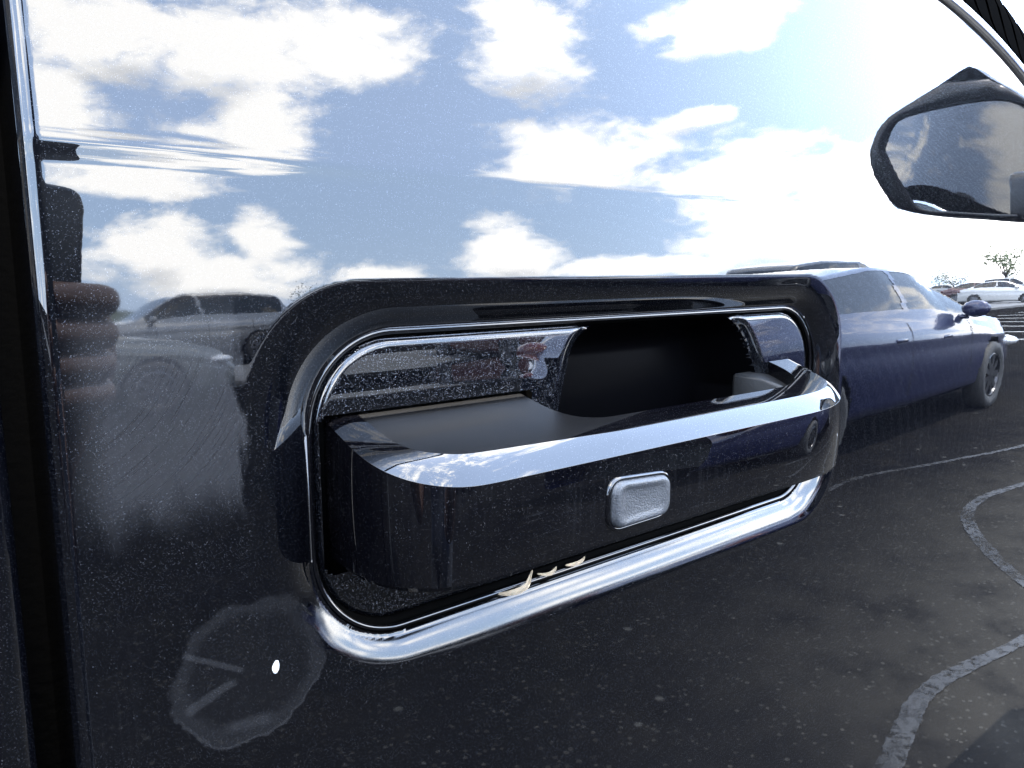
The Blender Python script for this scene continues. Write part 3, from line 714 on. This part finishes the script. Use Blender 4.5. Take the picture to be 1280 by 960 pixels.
# ------------------------------------------------------------------ ground
def sheet(name, x0, x1, y0, y1, z, m_, kind='structure', n_=2):
    xs_ = np.linspace(x0, x1, n_); ys_ = np.linspace(y0, y1, n_)
    X, Y = np.meshgrid(xs_, ys_, indexing='ij')
    o = mobj(name, np.stack([X, Y, np.full_like(X, z)], -1).reshape(-1, 3), grid_faces(n_, n_), m_, smooth=False)
    o['kind'] = kind; return o
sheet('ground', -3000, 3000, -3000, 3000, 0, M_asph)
rng = random.Random(5)
def ribbon(name, pts, wds, z, m_):
    P = dense_open(pts, 8); W_ = np.interp(np.linspace(0, 1, len(P)), np.linspace(0, 1, len(wds)), wds)
    t = np.gradient(P, axis=0); t /= np.linalg.norm(t, axis=1)[:, None]; nr = np.stack([-t[:, 1], t[:, 0]], -1)
    j = np.array([rng.uniform(.9, 1.1) for _ in P])
    A = P+nr*(W_*j)[:, None]; B = P-nr*(W_*np.roll(j, 3))[:, None]
    V = np.concatenate([np.c_[A, np.full(len(P), z)], np.c_[B, np.full(len(P), z)]])
    o = mobj(name, V, grid_faces(2, len(P)), m_, smooth=False); o['kind'] = 'structure'; return o
def dense_open(P, k):
    P = np.array([P[0]]+list(P)+[P[-1]], float); out = []
    for i in range(1, len(P)-2):
        p0, p1, p2, p3 = P[i-1], P[i], P[i+1], P[i+2]
        for t in np.arange(k)/k: out.append(.5*(2*p1+(p2-p0)*t+(2*p0-5*p1+4*p2-p3)*t*t+(3*p1-p0-3*p2+p3)*t**3))
    out.append(P[-2]); return np.array(out)
ribbon('sealed_crack', [(1.62, -.335), (1.76, -.364), (1.911, -.405), (2.065, -.441), (2.214, -.443), (2.38, -.405), (2.628, -.328), (3.0, -.235)], [.036, .036, .038, .034, .032, .03, .028, .025], .004, M_seal)
ribbon('sealed_crack', [(3.05, -.30), (3.16, -.42), (3.265, -.534), (3.508, -.753), (3.915, -1.003), (4.335, -1.074), (4.8, -.98), (5.4, -.80)], [.02, .026, .032, .036, .034, .03, .026, .022], .004, M_seal)
ribbon('sealed_crack', [(3.2, -1.62), (4.2, -1.84), (5.05, -1.60), (6.0, -1.30), (7.2, -1.1)], [.012, .02, .022, .02, .014], .004, M_seal)

# pale pavement with a kerb across the lot
bm = bmesh.new(); add_box(bm, (0, -12.8, .06), (120, 3.4, .12)); pv = bevel(bobj('pavement', bm, M_conc), .02); pv['kind'] = 'structure'
for i in range(9):
    sheet('parking_line', -30+i*5.4, -29.88+i*5.4, -30, -25, .004, M_line)
    sheet('parking_line', 12+i*2.7, 12.11+i*2.7, -9, -4.2, .004, M_line)

# ------------------------------------------------------------------ cars standing in the lot
def car_paint(name, col, metal=.5):
    m_, n_ = mat(name); oc2 = n_.n('ShaderNodeTexCoord').outputs['Object']
    c_ = n_.mix(n_.noise(oc2, 3, 3).outputs[0], tuple(x*.9 for x in col), tuple(min(1, x*1.1) for x in col))
    p_ = n_.n('ShaderNodeBsdfPrincipled', {'Base Color': c_, 'Metallic': metal, 'Roughness': .35, 'Coat Weight': 1.0, 'Coat Roughness': .03})
    n_.n('ShaderNodeOutputMaterial', {0: p_.outputs[0]}); return m_
SHAPES = {
 # x stations (rear -> front), belt/hood line, roof line
 'sedan': dict(Lh=2.32, W=.91, wb=1.37, r=.33, sill=.24, belt=[(-2.32, .80), (-2.1, .97), (-1.6, 1.02), (-.4, .97), (.9, .93), (1.7, .84), (2.2, .68), (2.32, .52)],
   top=[(-2.32, .82), (-2.1, 1.0), (-1.75, 1.06), (-1.0, 1.36), (-.35, 1.45), (.2, 1.42), (.5, 1.30), (1.1, .97), (1.7, .90), (2.2, .74), (2.32, .55)], win=(-1.45, .95), scr=(.30, 1.02), rear=(-1.65, -.95), roofw=.60),
 'suv': dict(Lh=2.38, W=.95, wb=1.42, r=.38, sill=.30, belt=[(-2.38, .95), (-2.2, 1.08), (-.4, 1.06), (1.0, 1.06), (1.8, 1.0), (2.25, .85), (2.38, .62)],
   top=[(-2.38, 1.0), (-2.25, 1.25), (-1.95, 1.66), (-1.2, 1.74), (0, 1.74), (.35, 1.66), (1.1, 1.12), (1.8, 1.06), (2.25, .92), (2.38, .65)], win=(-2.0, .95), scr=(.42, 1.08), rear=(-2.28, -2.0), roofw=.70),
}
def car(kind, label, cat, loc, rz, pm, group=None, det=1.0, lx=1.0, lz=1.0, rimm=None):
    S = dict(SHAPES[kind])
    for k_ in ('belt', 'top'): S[k_] = [(a*lx, b_*lz) for a, b_ in S[k_]]
    for k_ in ('win', 'scr', 'rear'): S[k_] = tuple(a*lx for a in S[k_])
    S['Lh'] *= lx; S['wb'] *= lx
    root = empty('parked_car' if kind == 'sedan' else 'parked_suv', loc, R(rz))
    tag(root, label, cat, group)
    nx_ = int(110*det); xs_ = np.linspace(-S['Lh'], S['Lh'], nx_)
    bx_, bz_ = np.array(S['belt']).T; tx_, tz_ = np.array(S['top']).T
    def sm_(a): 
        k = np.ones(5)/5; return np.convolve(np.pad(a, 2, 'edge'), k, 'valid')
    zb_ = sm_(np.interp(xs_, bx_, bz_)); zt_ = np.maximum(sm_(np.interp(xs_, tx_, tz_)), zb_+.012)
    wp = S['W']*(1-.20*np.abs(xs_/S['Lh'])**5-.06*np.abs(xs_/S['Lh'])**2)
    nb, ng, nr_ = 18, 10, 8
    cab = np.clip((zt_-zb_-.05)/.3, 0, 1)
    rows = []
    for i, x in enumerate(xs_):
        row = []
        for k in range(nb):
            t_ = k/(nb-1); z = S['sill']+(zb_[i]-S['sill'])*t_
            y = wp[i]*(1-.035*math.cos(t_*math.pi)**2*(1 if t_ < .5 else .6)-.05*max(0, (t_-.86)/.14)**2 - .10*max(0, (.12-t_)/.12)**2)
            y += .010*math.exp(-((t_-.80)/.05)**2)
            row.append((x, y, z))
        yr = wp[i]*(.95*(1-cab[i])+cab[i]*S['roofw']/S['W'])*(.98)
        yb = row[-1][1]
        for k in range(1, ng+1):
            t_ = k/ng; e_ = t_
            zz_ = zb_[i]+(zt_[i]-zb_[i])*(1-(1-e_)**1.25)*.97
            row.append((x, yb+(yr*.98-yb)*e_**1.15, zz_))
        for k in range(1, nr_+1):
            t_ = k/nr_; row.append((x, yr*.98*(1-t_), zb_[i]+(zt_[i]-zb_[i])*(.97+.03*math.sin(t_*math.pi/2))+.02*(1-cab[i])*math.sin(t_*math.pi/2)))
        rows.append(row)
    A = np.array(rows); ns_ = A.shape[1]
    for sgn in (1,):
        B = np.concatenate([A, (A[:, ::-1]*[1, -1, 1])[:, 1:]], 1)
    nv_ = B.shape[1]
    C = (B[:-1, :-1]+B[1:, 1:])/2
    jj = np.broadcast_to(np.arange(nv_-1), C.shape[:2]); js = np.minimum(jj, nv_-2-jj)
    cabf = np.broadcast_to(((cab[:-1]+cab[1:])/2)[:, None], C.shape[:2])
    tg = (js-nb+1)/ng
    cx = C[..., 0]; cz = C[..., 2]
    arch = np.zeros(C.shape[:2], bool)
    for wx in (-S['wb'], S['wb']): arch |= (np.hypot(cx-wx, cz-S['r']) < S['r']+.055) & (js < nb)
    side_g = (tg > .10) & (tg < .88) & (js >= nb) & (cx > S['win'][0]) & (cx < S['win'][1]) & (cabf > .30)
    tb = -.28
    pil = (np.abs(cx-tb-.25*(cz-1)) < .035)
    # the pillars slope with the glass
    side_g &= ~pil
    top_f = js >= nb+ng-1
    scr = top_f & (((cx > S['scr'][0]) & (cx < S['scr'][1])) | ((cx > S['rear'][0]) & (cx < S['rear'][1]))) & (cabf > .02)
    Vb = B.reshape(-1, 3); G = grid_faces(nx_, nv_).reshape(nx_-1, nv_-1, 4)
    vv, ff = compact(Vb, G[~(arch | side_g | scr)]); mobj('body', vv, ff[:, ::-1], pm, root)
    for sgn, nm in ((1, 'side_window'), (-1, 'side_window')):
        for lo_, hi_ in ((-9, tb), (tb, 9)):
            mk = side_g & ((C[..., 1] > 0) == (sgn > 0)) & (cx-.25*(cz-1) > lo_) & (cx-.25*(cz-1) < hi_)
            if mk.any():
                vv, ff = compact(Vb, G[mk]); mobj(nm, vv*[1, .995, 1], ff[:, ::-1], M_tglass, root)
    for nm, mk in (('windscreen', scr & (cx > 0)), ('rear_screen', scr & (cx < 0))):
        if mk.any():
            vv, ff = compact(Vb, G[mk]); mobj(nm, vv, ff[:, ::-1], M_tglass, root)
    if det >= 1:                                   # shut lines of the doors
        for xg in ((tb-.98)*lx, tb*lx, .78*lx):
            ix = int(np.argmin(np.abs(xs_-xg)))
            for sg in (1, -1):
                c_ = A[ix, 3:nb]+[0, .003, 0]; c_ = c_*[1, sg, 1]
                mobj('door_gap', np.concatenate([c_-[.006, 0, 0], c_+[.006, 0, 0]]), grid_faces(2, len(c_)), M_under, root)
    bm = bmesh.new(); add_box(bm, (0, 0, .42), (S['Lh']*1.72, S['W']*1.55, .40)); add_box(bm, (-.2, 0, .72), (2.2, S['W']*1.6, .3))
    bobj('underbody', bm, M_under, root, smooth=False)
    for wx in (-S['wb'], S['wb']):
        for sg in (1, -1): wheel(root, wx, sg*(S['W']*.885), S['r'], .21, sg, 9, 30, rimm)
    for sg in (1, -1):
        bm = bmesh.new(); vs_ = bmesh.ops.create_uvsphere(bm, u_segments=14, v_segments=8, radius=1)['verts']
        for v_ in vs_: v_.co = Vector((.80+v_.co.x*.10*(1 if v_.co.x > 0 else .5), sg*(S['W']*.95+.10+v_.co.y*.12), float(np.interp(.8, bx_, bz_))+.10+v_.co.z*.075))
        add_box(bm, (.84, sg*(S['W']*.90), float(np.interp(.8, bx_, bz_))+.03), (.06, .14, .04))
        bobj('wing_mirror', bm, pm, root)
        xl = S['Lh']*.925
        bm = bmesh.new(); vs_ = bmesh.ops.create_uvsphere(bm, u_segments=12, v_segments=8, radius=1)['verts']
        for v_ in vs_: v_.co = Vector((xl+v_.co.x*.16-abs(v_.co.y)*.02, sg*S['W']*.74+v_.co.y*.17, float(np.interp(xl, bx_, bz_))-.07+v_.co.z*.06))
        bobj('headlight', bm, M_light, root)
        bm = bmesh.new(); vs_ = bmesh.ops.create_uvsphere(bm, u_segments=12, v_segments=8, radius=1)['verts']
        for v_ in vs_: v_.co = Vector((-S['Lh']*.955+v_.co.x*.09, sg*S['W']*.74+v_.co.y*.16, float(np.interp(-S['Lh']*.95, bx_, bz_))-.02+v_.co.z*.075))
        bobj('tail_light', bm, M_tail, root)
        for hx_ in (-.55, .35):
            bm = bmesh.new(); add_box(bm, (hx_, sg*(S['W']*.985), float(np.interp(hx_, bx_, bz_))-.13), (.19, .03, .03)); bevel(bobj('handle', bm, pm, root), .01)
    return root
P_blue = car_paint('blue_car_paint', (.003, .0065, .042), .4)
P_red = car_paint('red_car_paint', (.055, .010, .010), .2)
P_white = car_paint('white_car_paint', (.40, .40, .39), 0)
P_silver = car_paint('silver_car_paint', (.20, .205, .21), .7)
P_grey = car_paint('grey_car_paint', (.12, .125, .13), .6)
P_pale = car_paint('pale_grey_car_paint', (.11, .117, .112), .2)
P_blk = car_paint('black_car_paint', (.012, .012, .014), .3)
P_tan = car_paint('tan_car_paint', (.15, .13, .10), .5)
car('sedan', 'deep blue sedan parked beside the pickup truck, facing the same way', 'car', (6.01, -3.0, 0), 0, P_blue, det=1.3, lx=1.20, lz=.97, rimm=M_rimdark)
car('suv', 'black suv parked beyond the deep blue sedan', 'car', (12.2, -6.3, 0), 0, P_blk)
car('sedan', 'pale grey sedan parked before the pavement with its flank to the truck', 'car', (.85, -9.7, 0), 0, P_pale)
car('sedan', 'red sedan parked between the pale grey sedan and the blue sedan', 'car', (9.2, -11.0, 0), 100, P_red)
car('suv', 'silver suv standing on the far side of the pavement', 'car', (4.9, -17.2, 0), 180, P_silver)
far = 'cars parked far across the lot'
for i, (k, lab, x, y, rz, pm) in enumerate([
  ('sedan', 'white sedan far across the lot, next to a red sedan', 26, -7.5, 80, P_white), ('sedan', 'red sedan far across the lot between white cars', 30, -9.5, 80, P_red),
  ('suv', 'white suv far across the lot near the lone round tree', 36, -10.0, 75, P_white), ('suv', 'black suv far across the lot beside a grey sedan', 34, -14.5, 85, P_blk),
  ('sedan', 'grey sedan far across the lot beside a black suv', 41, -13.0, 80, P_grey), ('sedan', 'silver sedan at the far edge of the lot', 46, -16.5, 80, P_silver),
  ('suv', 'tan suv at the far edge of the lot', 48, -22, 90, P_tan), ('sedan', 'black sedan beyond the pavement to the rear', -3.5, -22, 90, P_blk),
  ('sedan', 'white sedan beyond the pavement beside a black suv', 9.8, -21, 90, P_white), ('suv', 'black suv beyond the pavement between two sedans', 13.2, -20, 90, P_blk),
  ('sedan', 'tan sedan beyond the pavement behind the blue sedan', 17, -20.5, 90, P_tan)]):
    car(k, lab, 'car', (x*1.8 if x > 20 else x, y*1.8 if x > 20 else y, 0), rz, pm, far, det=.6)

# ------------------------------------------------------------------ trees and the far ridge
def tree(label, loc, hgt, wid, seed):
    rg = random.Random(seed); root = empty('tree', loc); tag(root, label, 'tree', 'trees at the edge of the lot')
    bm = bmesh.new()
    def limb(a, b_, r0, r1):
        d_ = b_-a; q = d_.to_track_quat('Z', 'Y').to_matrix().to_4x4()
        bmesh.ops.create_cone(bm, cap_ends=True, segments=8, radius1=r0, radius2=r1, depth=d_.length, matrix=Matrix.Translation((a+b_)/2) @ q)
    t0 = Vector((0, 0, hgt*.42)); limb(Vector((0, 0, 0)), t0, hgt*.035, hgt*.022)
    cl = []
    for k in range(9):
        a = rg.uniform(0, 6.28); e = t0+Vector((math.cos(a)*wid*rg.uniform(.15, .42), math.sin(a)*wid*rg.uniform(.15, .42), hgt*rg.uniform(.08, .48)))
        limb(t0, e, hgt*.014, hgt*.005); cl.append((e, rg.uniform(.16, .27)*wid))
    bobj('trunk', bm, M_bark, root)
    V = []; F = []
    for c_, r_ in cl:
        for _ in range(130):
            d_ = Vector((rg.gauss(0, 1), rg.gauss(0, 1), rg.gauss(0, .8))).normalized()*r_*rg.uniform(.4, 1.05); p_ = c_+d_
            s_ = hgt*rg.uniform(.014, .03); a = Vector((rg.gauss(0, 1), rg.gauss(0, 1), rg.gauss(0, 1))).normalized(); b_ = a.orthogonal().normalized()
            i0 = len(V); V += [p_-a*s_, p_+b_*s_*.6, p_+a*s_, p_-b_*s_*.6]; F.append((i0, i0+1, i0+2, i0+3))
    mobj('crown', V, F, M_leafg, root, smooth=False)
for i, (x, y, hh_, wd, lab) in enumerate([(75, -21.5, 4.6, 4.2, 'lone round tree at the far edge of the lot'), (90, -18, 4.0, 6.0, 'broad low tree right of the lone round tree'), (96, -15.5, 3.4, 7.5, 'wide spreading tree nearest to the road ahead'),
   (86, -30, 3.2, 5.0, 'small tree left of the lone round tree'), (30, -62, 3.2, 6, 'low bushy tree beyond the black suv'), (52, -58, 3.0, 6, 'low tree between the far ridge and the lot'), (40, -60, 2.6, 7, 'flat wide tree in front of the ridge')]):
    tree(lab, (x, y, 0), hh_, wd, 30+i)
# low wooded ridge to the side of the lot
V = []; nn = 90
for i in range(nn):
    a = -.5+1.55*i/(nn-1); hgt = 3.2+3.4*math.exp(-((a-.05)/.22)**2)+1.2*math.sin(a*17)+.8*math.sin(a*41+1)
    fall = float(1-sst(.50, .75, a))
    for k in range(6):
        r_ = 230+30*k; V.append((math.sin(a)*r_, -math.cos(a)*r_, -.2+hgt*fall*math.sin(min(1, k/4)*math.pi/2)*1.1))
rdg = mobj('hills', V, grid_faces(nn, 6), M_hill); rdg['kind'] = 'structure'

# ------------------------------------------------------------------ the person taking the picture, and the phone
ph = empty('phone', (0, 0, 0)); tag(ph, 'slate phone held up in front of the truck door', 'phone')
PM = Matrix(((CR.x, CU.x, CF.x), (CR.y, CU.y, CF.y), (CR.z, CU.z, CF.z)))
pc = CP-CF*.0095+CR*.0175+CU*.010
def pbox(name, c, s, m_, bev, seg=6):
    bm = bmesh.new(); add_box(bm, c, s); o = bobj(name, bm, m_, ph); o.matrix_parent_inverse = Matrix.Identity(4); bevel(o, bev, seg, 40); return o
ph.matrix_world = Matrix.Translation(pc) @ PM.to_4x4()
# rounded phone body (long side level)
bm = bmesh.new(); out = quad_rr([(-.0785, -.0425), (.0785, -.0425), (.0785, .0425), (-.0785, .0425)], .011, 8)
lo = [bm.verts.new((p_[0], p_[1], -.0045)) for p_ in out]; hi = [bm.verts.new((p_[0], p_[1], .0040)) for p_ in out]
bm.faces.new(lo[::-1]); bm.faces.new(hi)
for i in range(len(out)): bm.faces.new((lo[i], lo[(i+1) % len(out)], hi[(i+1) % len(out)], hi[i]))
bmesh.ops.recalc_face_normals(bm, faces=bm.faces)
bevel(bobj('phone_case', bm, M_phone, ph), .002, 3)
V, F = lathe([(.0062, .0035), (.0062, .0052), (.0050, .0056), (.0048, .0050), (.0001, .0048)], 24, 'z')
lens = mobj('camera_lens', [(a-.0175-.016, b_-.010, c_) for a, b_, c_ in V], F, M_lens, ph)

def skin(name, J, E, m_, sub=2, root=0):
    me = bpy.data.meshes.new(name); me.from_pydata([j[0] for j in J], E, [])
    o = bpy.data.objects.new(name, me); COL.objects.link(o)
    sk = o.modifiers.new('skin', 'SKIN'); sk.use_smooth_shade = True
    for i, j in enumerate(J):
        sv = me.skin_vertices[0].data[i]; sv.radius = (j[1], j[1]*(j[2] if len(j) > 2 else 1)); sv.use_root = (i == root)
    sb = o.modifiers.new('sub', 'SUBSURF'); sb.levels = sub; sb.render_levels = sub
    dg = bpy.context.evaluated_depsgraph_get(); ev = o.evaluated_get(dg); m2 = bpy.data.meshes.new_from_object(ev)
    m2.name = name; bpy.data.objects.remove(o); 
    m2.materials.clear()
    for q in m_: m2.materials.append(q)
    m2.polygons.foreach_set('use_smooth', [True]*len(m2.polygons))
    return bpy.data.objects.new(name, m2)
per = empty('person', (-.15, -.65, 0))
tag(per, 'person in navy shirt and grey trousers holding up a phone by the truck', 'person')
pw = Vector((-.15, -.65, 0))
J = []; E = []
def jt(p_, r_, par=None, asp=1.0):
    J.append((Vector(p_), r_, asp)); i = len(J)-1
    if par is not None: E.append((par, i))
    return i
# person faces the door (towards +Y, a little towards +X)
pel = jt((-.17, -.70, .90), .155, None, .75); sp1 = jt((-.16, -.68, 1.06), .135, pel, .75); ch = jt((-.14, -.63, 1.26), .165, sp1, .68); nk0 = jt((-.12, -.58, 1.42), .07, ch); nk = jt((-.10, -.54, 1.50), .055, nk0)
for sg in (-1, 1):
    hp = jt((-.17+sg*.10, -.70, .82), .095, pel); kn = jt((-.16+sg*.11, -.65, .48), .062, hp); an = jt((-.17+sg*.12, -.70, .10), .045, kn); jt((-.15+sg*.13, -.56, .05), .042, an)
def P_(s_, w_, f_): return pc+CR*s_+CU*w_+CF*f_
# right arm to the right end of the phone, left arm to the left end
wrR = P_(.122, -.060, -.045); shR = jt((.03, -.60, 1.36), .062, ch); elR = jt((.0, -.47, 1.00), .046, shR); f1_ = jt(tuple(Vector((.0, -.47, 1.00)).lerp(wrR, .5)), .042, elR); wr1 = jt(tuple(wrR), .028, f1_)
pm_ = jt(tuple(P_(.100, -.040, -.016)), .030, wr1, .55)
wrL = P_(-.125, -.055, -.050); shL = jt((-.32, -.64, 1.36), .062, ch); elL = jt((-.36, -.42, 1.02), .046, shL); f2_ = jt(tuple(Vector((-.36, -.42, 1.02)).lerp(wrL, .5)), .042, elL); wr2 = jt(tuple(wrL), .028, f2_)
pmL = jt(tuple(P_(-.102, -.040, -.016)), .030, wr2, .55)
# fingers wrap round the ends of the phone and lie on its back; thumbs stay behind it
for sg, pj in ((1, pm_), (-1, pmL)):
    e0 = .0785
    for k, (w0, ln_) in enumerate(((-.012, .046), (-.029, .052), (-.045, .048), (-.060, .036))):
        a = jt(tuple(P_(sg*(e0+.016), w0, -.004)), .0092, pj); b_ = jt(tuple(P_(sg*(e0+.010), w0+.001, .010)), .0090, a)
        if sg < 0: ln_ *= .35
        c_ = jt(tuple(P_(sg*(e0-ln_*.45), w0+.003, .0125)), .0084, b_); jt(tuple(P_(sg*(e0-ln_), w0+.004, .0122)), .0070, c_)
    a = jt(tuple(P_(sg*(e0+.008), -.022, -.018)), .0115, pj); b_ = jt(tuple(P_(sg*(e0-.012), -.006, -.018)), .0105, a); jt(tuple(P_(sg*(e0-.034), .004, -.0155)), .0085, b_)
body = skin('body', J, E, [M_skin, M_shirt, M_trous, M_shoe]); COL.objects.link(body)
me = body.data
co = np.empty(len(me.polygons)*3); me.polygons.foreach_get('center', co); co = co.reshape(-1, 3)
mi = np.zeros(len(co), int)
tor = (co[:, 2] > .88) & (co[:, 2] < 1.46) & (co[:, 1] < -.40) ; mi[tor] = 1
mi[(co[:, 2] > 1.455)] = 0
mi[(co[:, 2] <= .90)] = 2; mi[(co[:, 2] < .105)] = 3
fa = (co[:, 1] > -.475) & (co[:, 2] > .9); mi[fa] = 0
me.polygons.foreach_set('material_index', mi.tolist())
body.parent = per; body.matrix_parent_inverse = Matrix.Translation(-pw)
# head with face and short hair
bm = bmesh.new(); bmesh.ops.create_uvsphere(bm, u_segments=32, v_segments=24, radius=1)
for v_ in bm.verts:
    x, y, z = v_.co
    wx = .078*(1-.18*max(0, -z)); yy = y*.098; zz_ = z*.118
    if y > .2 and abs(x) < .28 and -.25 < z < .2: yy += .022*(1-abs(x)/.28)*(1-abs(z+.05)/.25 if abs(z+.05) < .25 else 0)     # nose
    if y > .3 and .05 < z < .3 and .2 < abs(x) < .6: yy -= .008                                                               # eye sockets
    if y > .3 and -.52 < z < -.42 and abs(x) < .35: yy += .005
    v_.co = Vector((x*wx, yy, zz_))
hd_loc = Vector((-.095, -.515, 1.605))
hd = bobj('head', bm, M_skin, per); hd.location = hd_loc-pw; hd.rotation_euler = (0, 0, R(-20))
bm = bmesh.new()
for sg in (1, -1):
    for v_ in bmesh.ops.create_uvsphere(bm, u_segments=10, v_segments=8, radius=.011)['verts']: v_.co += Vector((sg*.030, .079, .018))
bobj('eyes', bm, M_white, hd)
bm = bmesh.new()
for sg in (1, -1):
    for v_ in bmesh.ops.create_uvsphere(bm, u_segments=10, v_segments=8, radius=1)['verts']: v_.co = Vector((sg*.078+v_.co.x*.008, v_.co.y*.018-.005, v_.co.z*.030+.005))
bobj('ears', bm, M_skin, hd)
bm = bmesh.new(); bmesh.ops.create_uvsphere(bm, u_segments=28, v_segments=20, radius=1)
for v_ in list(bm.verts):
    if v_.co.z < -.25 or (v_.co.y > .35 and v_.co.z < .42): bm.verts.remove(v_)
for v_ in bm.verts: v_.co = Vector((v_.co.x*.085, v_.co.y*.106-.003, v_.co.z*.127+.003))
bobj('hair', bm, M_hair, hd)
bpy.context.view_layer.update()
